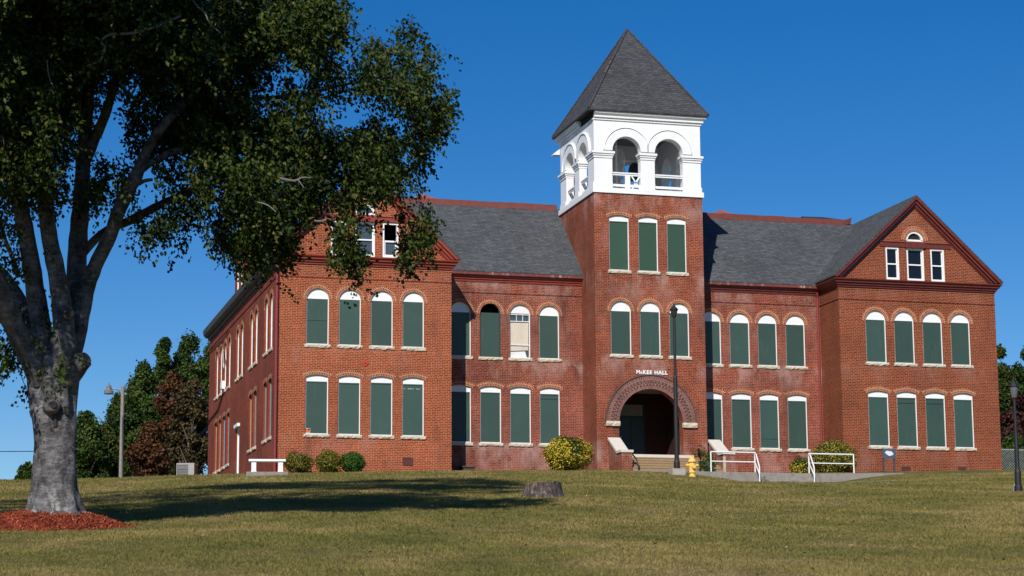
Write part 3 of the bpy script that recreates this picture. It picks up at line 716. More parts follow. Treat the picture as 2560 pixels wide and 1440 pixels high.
# side dormer above the left eave
dm = MB(); wd = left_of(-.02)
DH = [opening(10.35, 10.95, 8.75, 10.45, 'round'), opening(11.65, 12.25, 8.75, 10.45, 'round')]
panel(dm, wd, [(9.9, 8.5), (12.9, 8.5), (12.9, 10.95), (9.9, 10.95)], DH, .15); dm.poly([(-.02, 9.9, 8.5), (.32, 9.9, 8.5), (.32, 9.9, 10.95), (-.02, 9.9, 10.95)])
dor = dm.build('dormer', B_SIDE, school)
mb = MB(); mb.poly([(.32, 9.9, 8.6), (2.6, 9.9, 8.6), (2.6, 9.9, 10.95), (.32, 9.9, 10.95)]); mb.poly([(2.6, 12.9, 8.6), (-.02, 12.9, 8.6), (-.02, 12.9, 10.95), (2.6, 12.9, 10.95)]); mb.build('dormer_cheek', SLATE, dor)
mb = MB()
for h in DH: slab(mb, wd, inset(h, .02), -.14, -.11); frame_ring(mb, wd, h, .05, -.1, -.02)
mb.build('dormer_window', WHITE_W, dor)
mb = MB(); mb.sweep([(2.6, 12.92), (-.02, 12.92), (-.02, 9.88), (2.6, 9.88)], flip([(0, 10.95), (.1, 10.96), (.2, 11.1), (.3, 11.16), (.3, 11.22), (0, 11.26)])); mb.build('dormer_cornice', GREYTRIM, dor)
mb = MB(); mb.poly([(-.3, 9.6, 11.25), (3.4, 9.6, 11.25), (3.4, 11.4, 12.3), (1.2, 11.4, 12.3)]); mb.poly([(3.4, 13.2, 11.25), (-.3, 13.2, 11.25), (1.2, 11.4, 12.3), (3.4, 11.4, 12.3)]); mb.poly([(-.3, 13.2, 11.25), (-.3, 9.6, 11.25), (1.2, 11.4, 12.3)]); mb.build('dormer_roof', SHING, dor)

# --- belfry
BX0, BX1, BY0, BY1, BZ0, BZ1 = XT0+.03, XT1-.03, YT+.03, YTB-.03, 12.14, 15.25
mb = MB(); mb.box(XT0-.06, XT1+.06, YT-.06, YTB+.06, 11.92, 12.14); bel = mb.build('belfry', WHITE_B, school)
W_ = BX1-BX0; D_ = BY1-BY0
def bel_face(wl, L):
    c1, c2, rr = L*.302, L*.698, .63; sp = 13.78
    mk = lambda c: [(c-rr, BZ0), (c+rr, BZ0)]+[(c+rr*math.cos(math.pi*k/20), sp+rr*math.sin(math.pi*k/20)) for k in range(21)]
    mb = MB(); out = [(0, BZ0), (L, BZ0), (L, BZ1), (0, BZ1)]
    panel(mb, wl, out, [mk(c1), mk(c2)], .34); panel(mb, wl, [(.34, BZ0), (L-.34, BZ0), (L-.34, BZ1), (.34, BZ1)], [mk(c1), mk(c2)], .001, -.34)
    mb.build('belfry_wall', WHITE_B, bel)
    mb = MB(); n = 20                                # raised archivolts
    for ci, c in enumerate((c1, c2)):
        for k in range(n):
            a, b = math.pi*k/n, math.pi*(k+1)/n; r0, r1 = rr, 1.0
            cut = lambda u: min(max(u, .02), L-.02) if True else u
            lim = (lambda u: min(u, (c1+c2)/2-.004)) if ci == 0 else (lambda u: max(u, (c1+c2)/2+.004))
            pt = lambda r_, t, ww: wl.p(lim(cut(c+r_*math.cos(t))), sp+r_*math.sin(t), ww)
            mb.poly([pt(r0, a, .05), pt(r1, a, .05), pt(r1, b, .05), pt(r0, b, .05)]); mb.poly([pt(r1, a, .05), pt(r1, a, 0), pt(r1, b, 0), pt(r1, b, .05)]); mb.poly([pt(r0, a, 0), pt(r0, a, .05), pt(r0, b, .05), pt(r0, b, 0)])
            mb.poly([pt(r1, a, .09), pt(r1+.05, a, .07), pt(r1+.05, b, .07), pt(r1, b, .09)]); mb.poly([pt(r1+.05, a, .07), pt(r1+.05, a, 0), pt(r1+.05, b, 0), pt(r1+.05, b, .07)]); mb.poly([pt(r1, a, .05), pt(r1, a, .09), pt(r1, b, .09), pt(r1, b, .05)])
    mb.build('archivolt', WHITE_B, bel)
    for a, b in ((-.10, c1-rr+.09), (c1+rr-.09, c2-rr+.09), (c2+rr-.09, L+.10)):
        mb = MB(); e0 = 0.0
        for z0, z1, g in ((13.44, 13.54, .0), (13.541, 13.62, .035), (13.621, 13.72, .075)):
            rslab(mb, wl, a+.075-g, b-.075+g, z0, z1, -.36, .03+g)
        mb.build('pier_cap', WHITE_B, bel)
        if True:
            mb = MB(); rslab(mb, wl, max(a+.1, .0), min(b-.1, L), 12.141, 12.36, -.02, .045); mb.build('pier_base', WHITE_B, bel)
    for i, c in enumerate((c1, c2)):
        mb = MB(); a, b = c-rr-.01, c+rr+.01
        rslab(mb, wl, a, b, 12.73, 12.80, -.16, -.08); rslab(mb, wl, a, b, 12.802, 12.86, -.19, -.05)
        rslab(mb, wl, a, b, 12.24, 12.35, -.16, -.08)
        mb.build('railing', WHITE_B, bel)
    return c1, c2
cc = bel_face(Wall((BX0, BY0, 0), (1, 0, 0), (0, -1, 0)), W_)
bel_face(Wall((BX0, BY1, 0), (0, -1, 0), (-1, 0, 0)), D_); bel_face(Wall((BX1, BY0, 0), (0, 1, 0), (1, 0, 0)), D_); bel_face(Wall((BX1, BY1, 0), (-1, 0, 0), (0, 1, 0)), W_)
wb = Wall((BX0, BY0, 0), (1, 0, 0), (0, -1, 0))
mb = MB(); u = BX0+cc[0]
rslab(mb, wb, cc[0]-.06, cc[0]+.17, 12.142, 12.73, -.075, -.045)
for s_ in (1, -1): mb.extr([wb.p(cc[0]+.22 if s_ > 0 else cc[0]+.60, 12.15, -.09), wb.p(cc[0]+.30 if s_ > 0 else cc[0]+.68, 12.15, -.09), wb.p(cc[0]+.64 if s_ > 0 else cc[0]+.29, 12.72, -.09), wb.p(cc[0]+.56 if s_ > 0 else cc[0]+.22, 12.72, -.09)], (0, .03+.002*s_, 0))
mb.build('railing_brace', WHITE_B, bel)
mb = MB(); mb.box(BX0+.1, BX1-.1, BY0+.1, BY1-.1, BZ1-.08, BZ1-.03); mb.build('belfry_ceiling', paint('dim_boards', (.22, .20, .18), .8), bel)
BP = [(0, 15.08), (.05, 15.08), (.05, 15.16), (.12, 15.18), (.12, 15.25), (.22, 15.34), (.24, 15.41), (0, 15.42)]
mb = MB(); mb.sweep([(BX0, BY0+1.75), (BX0, BY1), (BX1, BY1), (BX1, BY0), (BX0, BY0)], BP); mb.build('belfry_cornice', WHITE_B, bel)
mb = MB(); mb.sweep([(BX0, BY0), (BX0, BY0+1.74)], [(0, 15.08), (.05, 15.08), (.05, 15.13), (0, 15.13)]); mb.build('bare_fascia', WHITE_W, bel)
mb = MB(); mb.box(BX0-.02, BX0+.05, BY0+.05, BY0+1.73, 15.135, 15.42); mb.build('gap_shade_backing', DARK, bel)  # near-black backing stands in for the shade inside the broken cornice
# tower roof: steep pyramid with a slight kick at the eaves
mb = MB(); e = .27; ax, ay = (XT0+XT1)/2, (YT+YTB)/2; TZ = 19.9
c4 = [(XT0-e, YT-e), (XT1+e, YT-e), (XT1+e, YTB+e), (XT0-e, YTB+e)]
zz = 15.425
b = mb.add([(x, y, zz) for x, y in c4]+[(x, y, zz+.06) for x, y in c4]+[(ax, ay, TZ)])
for i in range(4):
    j = (i+1) % 4; mb.f.append((b+i, b+j, b+4+j, b+4+i)); mb.f.append((b+4+i, b+4+j, b+8))
mb.f.append((b+3, b+2, b+1, b))
trf = mb.build('tower_roof', SHING_T, school)
mb = MB()
for x, y in c4: mb.tube([(x, y, zz+.08), (ax+(x-ax)*.004, ay+(y-ay)*.004, TZ+.02)], [.055, .045], 6)
mb.build('hip_cap', SHING_T, trf)
mb = MB()
for t, L in ((.30, .05), (.42, .33), (.53, .14), (.60, .05)):
    p0 = np.array([XT0-e, YT-e, zz+.08]); p1 = np.array([ax, ay, TZ]); d = (p1-p0)
    q = p0+d*t; q2 = p0+d*(t+L*.3); mb.tube([q+(-.03, -.03, .02), q2+(-.02, -.02, .02)], .05, 6, jitter=.3)
mb.build('torn_hip', paint('torn_roof_edge', (.10, .07, .055), .9, .5, 12, ((.4, .33, .28), .6, .5)), trf)
# white bracket sticking out at the belfry's far corner
mb = MB(); mb.extr([(BX0-.02, BY1+.02, 14.95), (BX0-.32, BY1+.02, 14.72), (BX0-.32, BY1+.02, 14.66), (BX0-.02, BY1+.02, 14.68)], (0, .3, 0)); mb.build('corner_bracket', WHITE_W, bel)

# bell on its stand, a thing of its own inside the belfry
by = 2.3; bx, bz = on_y(1586, 425, 2.3)[0], 12.15
bell = thing('bell', 'dark bell with wheel on white A frame stand inside the white belfry', 'bell', (bx, by, bz))
mb = MB(); mb.lathe([(.02, 1.66), (.10, 1.64), (.20, 1.56), (.25, 1.40), (.28, 1.20), (.35, 1.02), (.44, .93), (.40, .93)], (bx, by, bz), 24); mb.build('bell_body', BRONZE, bell, smooth=True)
for s_ in (-1, 1):
    mb = MB(); x = bx+s_*.52
    for yy in (-.35, .35): mb.tube([(x, by+yy, bz+.60), (x, by, bz+1.75)], .05, 6)
    mb.tube([(x, by-.2, bz+1.12), (x, by+.2, bz+1.12)], .04, 6); mb.build('stand_frame', WHITE_W, bell)
mb = MB(); mb.tube([(bx-.6, by, bz+1.72), (bx+.6, by, bz+1.72)], .05, 8); mb.build('headstock', WHITE_W, bell)
mb = MB(); mb.tube([(bx-.66, by+.62*math.cos(2*math.pi*k/24), bz+1.6+.62*math.sin(2*math.pi*k/24)) for k in range(25)], .035, 6)
for k in range(4): a = math.pi*k/4; mb.tube([(bx-.66, by+.6*math.cos(a), bz+1.6+.6*math.sin(a)), (bx-.66, by-.6*math.cos(a), bz+1.6-.6*math.sin(a))], .02, 5)
mb.build('wheel', WHITE_W, bell)
mb = MB(); mb.box(bx-.8, bx+.75, by-.5, by-.36, bz+.46, bz+.60); mb.box(bx-.8, bx+.75, by+.36, by+.5, bz+.46, bz+.60)
for xx in (-.7, .62): 
    for yy in (-.5, .38): mb.box(bx+xx, bx+xx+.1, by+yy+.01, by+yy+.11, bz+.001, bz+.459)
mb.build('timber_base', GREYWOOD, bell)
mb = MB(); mb.box(14.66, 14.73, 1.3, 1.37, bz+.001, 15.16); mb.build('rope_post', WHITE_W, bell)

# --- downspouts, vents, anchor plate
mb = MB(); mb.tube([(X0-.03, -.10, -.6), (X0-.03, -.10, 8.28)], .055, 10)
for z in (1.2, 3.6, 6.0): mb.tube([(X0-.03, -.10, z), (X0-.03, -.10, z+.05)], .068, 10)
mb.build('downspout', PIPE, school)
mb = MB(); mb.tube([(X2-.14, YR-.09, .3), (X2-.14, YR-.09, 8.1), (X2-.18, YR-.18, 8.3)], .05, 10)
for z in (1.8, 4.2, 6.6): mb.tube([(X2-.14, YR-.09, z), (X2-.14, YR-.09, z+.05)], .062, 10)
mb.build('downspout', PIPE, school)
mb = MB(); slab(mb, f0, [(3.51-.165, 4.36), (3.51, 4.195), (3.51+.165, 4.36), (3.51, 4.525)], -.01, .03); mb.tube([(3.51, -.03, 4.36), (3.51, -.07, 4.36)], .03, 6); mb.build('anchor_plate', paint('bright_red_plate', (.42, .045, .018), .5, .1), school)
VENT = paint('rusty_vent', (.10, .025, .02), .6, .2)
def vent(wl, u0, u1, z0, z1, m=VENT):
    mb = MB(); frame_ring(mb, wl, [(u0, z0), (u1, z0), (u1, z1), (u0, z1)], .03, -.02, .025)
    n = max(4, int((u1-u0)/.055))
    for k in range(n): u = u0+.03+(u1-u0-.06)*(k+.2)/n; rslab(mb, wl, u, u+.03, z0+.03, z1-.03, -.0, .015)
    slab(mb, wl, [(u0+.02, z0+.02), (u1-.02, z0+.02), (u1-.02, z1-.02), (u0+.02, z1-.02)], -.03, .003)
    mb.build('vent_grille', m, school)
vent(f0, 5.07, 5.50, .27, .57); vent(f0, 26.85, 27.28, .36, .60); vent(f0, 29.52, 29.9, .50, .62)
mb = MB(); mb.box(7.95, 8.42, YR-.55, YR-.0, -.4, .36); hb = mb.build('basement_hatch', paint('brown_timber', (.09, .04, .03), .8, .3, 6), school)
mb = MB(); mb.box(7.90, 8.47, YR-.60, YR-.01, .361, .42); mb.build('hatch_lid', GREYTRIM, hb)
# small conduits on the side wall
mb = MB(); mb.tube([(X0-.05, 14.0, 7.7), (X0-.05, 16.3, 7.5), (X0-.05, 21.4, 7.65)], .025, 6); mb.tube([(X0-.04, 16.0, 4.9), (X0-.04, 17.5, 4.35), (X0-.04, 20.5, 4.2), (X0-.04, 21.4, 4.1)], .03, 6); mb.build('conduit', BLACK, school)

# ------------------------------------------------------------------ terrace and paths
TY = -4.0
ta, tb = on_y(1716, 1181, TY), on_y(2236, 1183, TY)
tl, tr = on_y(1905, 1181, TY)[0], on_y(2032, 1181, TY)[0]
zt_ = -.12
mb = MB()
mb.extr([(ta[0]-2.2, TY, -1.6), (tl, TY, -1.6), (tl, TY, zt_), (ta[0]-2.2, TY, zt_)], (0, 1.5, 0))
mb.extr([(tr, TY, -1.6), (tb[0]+.4, TY, -1.6), (tb[0]+.4, TY, zt_+.08), (tr, TY, zt_)], (0, 1.5, 0))
mb.extr([(tl, TY+.02, -1.6), (tr, TY+.02, -1.6), (tr, TY+.02, zt_-.003), (tl, TY+.02, zt_-.003)], (0, 1.48, 0))
kind(mb.build('terrace', CONC_G), 'structure')
mb = MB()
for k in (1, 2): mb.box(tl+.02, tr-.02, TY-.32*k, TY+.02-.32*(k-1)-.002, -1.5, zt_-.165*k)
mb.box(tl+.02, tr+.6, TY-1.6, TY-.645, -1.5, zt_-.50)
kind(mb.build('terrace_steps', CONC_G), 'structure')
def strip(name, pts, wd, m, lift=.02):
    mb = MB(); L = []
    for i, p in enumerate(pts):
        p = np.array(p[:2]); q = np.array(pts[min(i+1, len(pts)-1)][:2])-np.array(pts[max(i-1, 0)][:2]); q = q/np.linalg.norm(q); nn = np.array([-q[1], q[0]])
        L.append((p+nn*wd/2, p-nn*wd/2))
    for i in range(len(L)-1):
        qs = [L[i][0], L[i][1], L[i+1][1], L[i+1][0]]; mb.poly([(x, y, gz(x, y)+lift) for x, y in qs])
    return kind(mb.build(name, m), 'structure')
strip('path', [on_ground(2050, 76.5), on_ground(2110, 74.2), on_ground(2170, 73.4), on_ground(2240, 72.8)], .45, CONC_G, .035)

# ------------------------------------------------------------------ handrails, white pipe
def handrail(name, label, pxs, pend, mirror):
    a, b = (on_y(px, 1180, TY+.12)[0] for px in pxs)
    near = a if mirror else b
    o = thing(name, label, 'handrail', (near, TY+.12, zt_), group='white pipe handrails beside the terrace steps')
    z0 = zt_+.01; zt2 = zt_+.80; zm = zt_+.42; y = TY+.12; e = (on_y(pend, 1190, y-1.05)[0], y-1.05); ze = gz(*e)
    for x in (a, b):
        mb = MB(); mb.tube([(x, y, z0), (x, y, zt2)], .028, 8); mb.build('post', WHITE, o)
    mb = MB(); mb.tube([(e[0], e[1], ze-.05), (e[0], e[1], ze+.72)], .028, 8); mb.build('post', WHITE, o)
    far = b if mirror else a
    mb = MB(); mb.tube([(far, y, zt2), (near, y, zt2)], .028, 8); mb.tube([(near, y, zt2), ((near+e[0])/2, y-.45, zt2-.13), (e[0], e[1], ze+.72)], .028, 8); mb.build('top_rail', WHITE, o)
    mb = MB(); mb.tube([(far, y, zm), (near, y, zm)], .024, 8); mb.tube([(near, y, zm), (e[0], e[1], ze+.42)], .024, 8); mb.build('middle_rail', WHITE, o)
    return o
handrail('handrail', 'white pipe handrail behind the yellow hydrant, left of the terrace steps', (1778, 1888), 1899, False)
handrail('handrail', 'white pipe handrail in front of the big round bush, right of the terrace steps', (2023, 2135), 2036, True)

# black rail with a coiled hose at the left of the entrance steps
hr = thing('step_rail', 'short black curved handrail at the left edge of the tan entrance steps', 'handrail', (14.42, -1.2, .1))
mb = MB(); mb.tube([(14.40, -.35, .72), (14.40, -.55, .90), (14.42, -.95, .83), (14.46, -1.45, .55), (14.48, -1.62, .2), (14.48, -1.62, -.1)], .03, 8); mb.build('top_rail', BLACK, hr)
mb = MB(); mb.tube([(14.40, -.35, .0), (14.40, -.35, .74)], .03, 8); mb.build('post', BLACK, hr)
mb = MB()
for k in range(4): mb.tube([(14.42+.17*math.cos(a), -1.35-.03*k, .20+.19*math.sin(a)) for a in np.linspace(0, 2*math.pi, 18)], .022, 6)
tag(mb.build('coiled_hose', BLACK), 'coiled black hose hanging beside the black step rail', 'hose')

# ------------------------------------------------------------------ lamps
def lamp_post(label, p, h, base_block, r=.075):
    o = thing('lamp_post', label, 'street lamp', p, group='black lamp posts on the lawn')
    x, y, z = p
    mb = MB(); mb.lathe([(r*1.75, 0), (r*1.7, .12), (r*1.35, .16), (r*1.35, .5), (r*1.1, .56), (r, .62), (r*.9, h*.62), (r*.62, h*.63), (r*.58, h-.02)], (x, y, z), 14); mb.build('pole', BLACK, o, smooth=False)
    k = r/.075*.76
    mb = MB(); mb.lathe([(.03*k, 0), (.10*k, .03), (.13*k, .12), (.16*k, .30), (.155*k, .31)], (x, y, z+h), 8); mb.build('lantern', LANT if base_block else LANT2, o)
    mb = MB(); mb.lathe([(.19*k, .312), (.19*k, .33), (.13*k, .40), (.05*k, .47), (.035*k, .49), (.04*k, .53), (.012*k, .58)], (x, y, z+h), 12); mb.build('lantern_cap', BLACK, o)
    if base_block: mb = MB(); mb.box(x-.26, x+.26, y-.26, y+.26, z-.5, z+.24); mb.build('concrete_base', CONC_M, o, bevel=.02)
    return o
LANT = paint('dark_lantern_glass', (.03, .028, .03), .1, .3); LANT2 = paint('grey_lantern_glass', (.12, .13, .15), .12, .3)
p = on_ground(1693, 80.5); lamp_post('tall black lamp post on a concrete block before the entrance arch', (p[0], p[1], p[2]-.02), 6.05, True, .088)
p = on_ground(2545, 56.5); lamp_post('short black lamp post on the lawn beyond the right wing corner', p, 2.42, False, .062)
p = on_ground(2538, 56.9)
mb = MB(); mb.box(p[0]-.05, p[0]+.05, p[1]-.05, p[1]+.05, p[2]-.1, p[2]+.14); mb.lathe([(.06, .14), (.06, .16), (.02, .18)], p, 8); tag(mb.build('utility_box', METAL), 'small grey electrical box beside the short black lamp post', 'utility box')
# wooden pole with arm lamp
p = on_ground(302, 104); s = 104/FPX
pole = thing('light_pole', 'grey wooden pole with a bent arm and barn lamp before the far trees', 'street lamp', p)
top = at_d(307, 965, 104)
mb = MB(); mb.tube([(p[0], p[1], p[2]-.5), tuple(top)], [.105, .085], 10); mb.build('pole', WOODPOLE, pole)
la = at_d(304, 985, 104); lb = at_d(272, 972, 103.6)
mb = MB(); mb.tube([la, at_d(298, 976, 103.9), at_d(290, 973, 103.8), at_d(279, 972, 103.7), lb], .035, 8); mb.build('arm', METAL, pole)
mb = MB(); mb.lathe([(.20, -.26), (.23, -.24), (.23, -.10), (.13, -.04), (.12, .12), (.09, .18), (.03, .21), (.03, .28)], lb, 14); mb.build('lamp_head', paint('dull_lamp_metal', (.17, .165, .16), .4, .25, 8), pole)
mb = MB(); mb.tube([at_d(306, 1195, 103.8), at_d(307, 1045, 103.8), at_d(310, 1035, 103.8), at_d(318, 1034, 103.8)], .04, 6); mb.build('conduit', GREYTRIM, pole)
# power line far left
mb = MB(); a, b = at_d(-300, 1116, 190), at_d(130, 1128, 150); mid = (a+b)/2-np.array([0, 0, .25]); mb.tube([a, mid, b], .03, 5); tag(mb.build('power_line', BLACK), 'thin dark power line crossing the sky behind the big trunk', 'cable')

# ------------------------------------------------------------------ small things on the grass
# hydrant
p = on_ground(1731, 79.6); x, y, z = p; s = .80/.82
hy = thing('fire_hydrant', 'yellow fire hydrant at the end of the grey terrace', 'fire hydrant', p)
def L(prof): return [(r_*s, z_*s) for r_, z_ in prof]
mb = MB(); mb.lathe(L([(.15, -.05), (.15, .03), (.115, .04), (.115, .15), (.15, .155), (.15, .19), (.125, .20), (.12, .55), (.13, .56)]), p, 18); mb.build('barrel', YELLOW, hy)
mb = MB(); mb.lathe(L([(.16, .561), (.17, .58), (.165, .60), (.12, .68), (.065, .75), (.04, .76), (.04, .82), (.02, .83)]), p, 12); mb.build('bonnet', YELLOW, hy)
for sx in (-1, 1):
    mb = MB(); mb.tube([(x+sx*.10, y, z+.44*s), (x+sx*.19, y, z+.44*s), (x+sx*.191, y, z+.44*s), (x+sx*.235, y, z+.44*s), (x+sx*.236, y, z+.44*s), (x+sx*.27, y, z+.44*s)], [.05, .05, .068, .06, .025, .025], 10); mb.build('nozzle', YELLOW, hy)
mb = MB(); mb.tube([(x, y-.10, z+.38*s), (x, y-.20, z+.38*s)], [.07, .075], 12); mb.build('nozzle', YELLOW, hy)
# wooden stake by the wall
q = on_y(1812, 1178, TY+1.5); zz0 = zt_
mb = MB(); mb.extr([(q[0]-.055, TY+1.5, -.3), (q[0]+.055, TY+1.5, -.3), (q[0]+.055, TY+1.5, .60), (q[0], TY+1.5, .67), (q[0]-.055, TY+1.5, .60)], (0, .07, 0)); tag(mb.build('wooden_stake', paint('pale_stake_wood', (.42, .36, .26), .85, .2, 6)), 'pale wooden stake standing behind the left handrail', 'post')
# marker sign
sx0, sx1 = on_y(2207, 1150, -2.6), on_y(2240, 1150, -2.6); zb_, zt3 = on_y(2224, 1147, -2.6)[2], on_y(2224, 1122, -2.6)[2]; gzv = gz((sx0[0]+sx1[0])/2, -2.6)
ms = thing('marker_sign', 'slate blue sign with peeling white centre on two posts', 'sign', ((sx0[0]+sx1[0])/2, -2.6, gzv))
mb = MB(); mb.box(sx0[0], sx1[0], -2.62, -2.59, zb_, zt3); mb.build('board', SIGNB, ms)
mb = MB(); c = ((sx0[0]+sx1[0])/2, (zb_+zt3)/2+.02); ou = []
for k in range(18): a = 2*math.pi*k/18; ou.append((c[0]+.19*math.cos(a)*rnd.uniform(.85, 1.12), -2.623, c[1]+.10*math.sin(a)*rnd.uniform(.8, 1.15)-.02*math.cos(a)))
mb.extr(ou, (0, .002, 0)); mb.build('peeled_patch', paint('peeled_white', (.66, .68, .72), .6, .25, 22, ((.15, .17, .22), .6, .6)), ms)
for xx in (sx0[0]+.06, sx1[0]-.06): mb = MB(); mb.box(xx-.03, xx+.03, -2.585, -2.53, gzv-.3, zt3-.04); mb.build('post', GREYTRIM, ms)
# no-trespass style sign on the board
mb = MB(); mb.box(1.06, 1.33, .055, .062, 1.50, 1.675); sg = thing('warning_sign', 'small orange and black warning sign on the lower left green board', 'sign', (1.2, .06, 1.5)); mb.build('plate', WHITE, sg)
mb = MB(); mb.box(1.07, 1.32, .050, .0545, 1.515, 1.60); mb.build('orange_band', ORANGE, sg)
mb = MB(); mb.box(1.07, 1.165, .050, .0545, 1.603, 1.665); mb.box(1.225, 1.32, .050, .0545, 1.603, 1.665); mb.build('black_band', BLACK, sg)
mb = MB(); mb.box(1.17, 1.22, .049, .0545, 1.61, 1.66); mb.build('orange_spot', ORANGE, sg)
# bench on a slab
D = 77.5
ba, bb_ = on_ground(621, D), on_ground(714, D); pa = at_d(668, 1192, D-1); z0 = at_d(668, 1181.5, D)[2]; zt4 = at_d(668, 1149, D)[2]
bv = bb_-ba; bl = np.linalg.norm(bv[:2]); ang = math.atan2(bv[1], bv[0]); bc = (ba+bb_)/2
sl_ = MB(); sl_.box(-bl*.56, bl*.56, -.38, .38, -.6, 0.0); so_ = sl_.build('bench_slab', CONC_G, loc=(bc[0], bc[1], z0)); so_.rotation_euler = (0, 0, ang); tag(so_, 'grey concrete slab under the white bench', 'slab')
be = thing('bench', 'white stone bench on a concrete slab at the left corner of the school', 'bench', (bc[0], bc[1], z0+.002), ang); be['_w'] = (0., 0., 0.)
h_ = zt4-z0
mb = MB(); mb.box(-bl/2, bl/2, -.2, .2, h_-.085, h_); mb.build('seat', WHITE, be, loc=(0, 0, 0), bevel=.012)
for u in (-bl*.36, bl*.36): mb = MB(); mb.extr([(u-.11, -.15, 0), (u+.11, -.15, 0), (u+.085, -.15, .07), (u+.085, -.15, h_-.087), (u-.085, -.15, h_-.087), (u-.085, -.15, .07)], (0, .3, 0)); mb.build('leg', WHITE, be, loc=(0, 0, 0))
# air conditioner
D = 101; ca, cb_ = at_d(445, 1187, D), at_d(490, 1187, D); z0 = gz(*ca[:2])+.02; zt5 = at_d(468, 1159.5, D)[2]; wv_ = cb_-ca; wl_ = np.linalg.norm(wv_[:2])
ac = thing('air_conditioner', 'grey outdoor air conditioner unit on the ground behind the lawn crest', 'air conditioner', ((ca[0]+cb_[0])/2, (ca[1]+cb_[1])/2, z0), R(-18)); ac['_w'] = (0., 0., 0.)
H_ = zt5-z0; hw = wl_/2
mb = MB(); mb.box(-hw+.03, hw-.03, -hw+.03, hw-.03, 0, H_-.08)
for k in range(14):
    zz_ = .08+(H_-.25)*k/14; mb.box(-hw+.04, hw-.04, -hw+.005, -hw+.028, zz_, zz_+.03); mb.box(-hw+.005, -hw+.028, -hw+.04, hw-.04, zz_, zz_+.03)
mb.build('louvred_case', paint('dark_louvre', (.13, .13, .135), .5, .15), ac, loc=(0, 0, 0))
mb = MB(); mb.box(-hw, hw, -hw, hw, H_-.078, H_)
for a in (-1, 1):
    for b in (-1, 1): mb.box(a*hw-.03*(a > 0), a*hw+.03*(a < 0)+.0, b*hw-.03*(b > 0), b*hw+.03*(b < 0), 0, H_-.079)
mb.box(hw-.28, hw-.001, -hw-.004, -hw+.02, 0.002, H_-.08)
mb.build('housing', ACGREY, ac, loc=(0, 0, 0))
# window air conditioner in the side wall
aw = thing('window_unit', 'white window air conditioner in the upper side window group', 'air conditioner', (X0-.1, 15.5, 5.06))
mb = MB(); mb.box(X0-.17, X0-.02, 15.30, 15.85, 5.06, 5.44); mb.build('case', WHITE, aw)
mb = MB(); mb.box(X0-.185, X0-.172, 15.34, 15.81, 5.10, 5.40); mb.build('grille', WHITE_W, aw)
mb = MB(); mb.extr([(X0-.14, 15.25, 6.1), (X0-.09, 15.25, 6.0), (X0-.05, 15.95, 6.8), (X0-.10, 15.95, 6.9)], (0, .03, .2)); tag(mb.build('loose_board', WHITE_W), 'loose white board leaning out of an upper side window', 'board')
# chain link fence at the right
fn = thing('chain_link_fence', 'grey chain link fence running right from the school corner', 'fence', (X3+.2, .6, .5))
fy = .8; z0 = .48
for x in (X3+.22, X3+2.6, X3+5.0): mb = MB(); mb.tube([(x, fy, z0-.4), (x, fy, z0+1.10)], .035, 8); mb.lathe([(.045, 1.10), (.03, 1.15)], (x, fy, z0), 8); mb.build('post', METAL, fn)
mb = MB(); mb.tube([(X3+.2, fy, z0+1.02), (X3+5.2, fy, z0+1.02)], .022, 6); mb.build('top_rail', METAL, fn)
mb = MB()
for k in range(-9, 44):
    x = X3+.25+k*.115
    for sgn in (1, -1):
        xa_, xb_ = (x, x+1.0) if sgn > 0 else (x+1.0, x)
        za, zb_2 = z0, z0+1.0
        lo, hi = X3+.24, X3+5.2
        t0, t1 = 0.0, 1.0
        for v in (lo, hi):
            pass
        pa_, pb_ = np.array([xa_, fy-.01*sgn, za]), np.array([xb_, fy-.01*sgn, zb_2])
        d = pb_-pa_
        ta_, tb_ = ((lo-pa_[0])/d[0], (hi-pa_[0])/d[0]); ta_, tb_ = max(0, min(ta_, tb_)), min(1, max(ta_, tb_))
        if tb_ > ta_+.02: mb.tube([pa_+d*ta_, pa_+d*tb_], .006, 4, caps=False)
mb.build('mesh', METAL, fn)

# stump
p = on_ground(1357, 49.5); s = 49.5/FPX
st = thing('tree_stump', 'weathered grey tree stump cut low on the lawn', 'tree stump', p)
BARKS, n_, l_, p_ = mat('stump_bark')
tc_ = n_.new('ShaderNodeTexCoord').outputs['Object']
f_ = noise(n_, l_, mapping(n_, l_, tc_, (5, 5, 1.3)), 2.4, 9, .75); r_ = ramp(n_, [(.36, (.022, .016, .015)), (.48, (.085, .062, .055)), (.58, (.17, .13, .11)), (.68, (.46, .39, .34))]); l_.new(f_, r_.inputs[0])
f2_ = noise(n_, l_, tc_, 14, 7, .75); r2_ = ramp(n_, [(.35, .5), (.62, 1.35)]); l_.new(f2_, r2_.inputs[0])
l_.new(mix(n_, l_, 1.0, r_.outputs[0], r2_.outputs[0], 'MULTIPLY'), p_.inputs['Base Color']); p_.inputs['Roughness'].default_value = .95
bump(n_, l_, p_, math_(n_, l_, 'ADD', f_, math_(n_, l_, 'MULTIPLY', f2_, .5)), 1.0, .08)
mb = MB(); seg = 40; rings = []
rad0 = [1+.10*math.sin(3*t+1)+.06*math.sin(7*t)+.04*math.sin(13*t+2) for t in np.linspace(0, 2*math.pi, seg, endpoint=False)]
for z, f in ((-.2, .60), (0.0, .50), (.06, .455), (.15, .43), (.32, .40)):
    rings.append(mb.add([(p[0]+f*rad0[k]*math.cos(2*math.pi*k/seg), p[1]+f*rad0[k]*math.sin(2*math.pi*k/seg), p[2]+z+(.025*math.cos(2*math.pi*k/seg)+.012*math.sin(5*2*math.pi*k/seg) if z > .3 else 0)) for k in range(seg)]))
for i in range(4):
    for k in range(seg): mb.f.append((rings[i]+k, rings[i]+(k+1) % seg, rings[i+1]+(k+1) % seg, rings[i+1]+k))
mb.build('bark', BARKS, st, smooth=True)
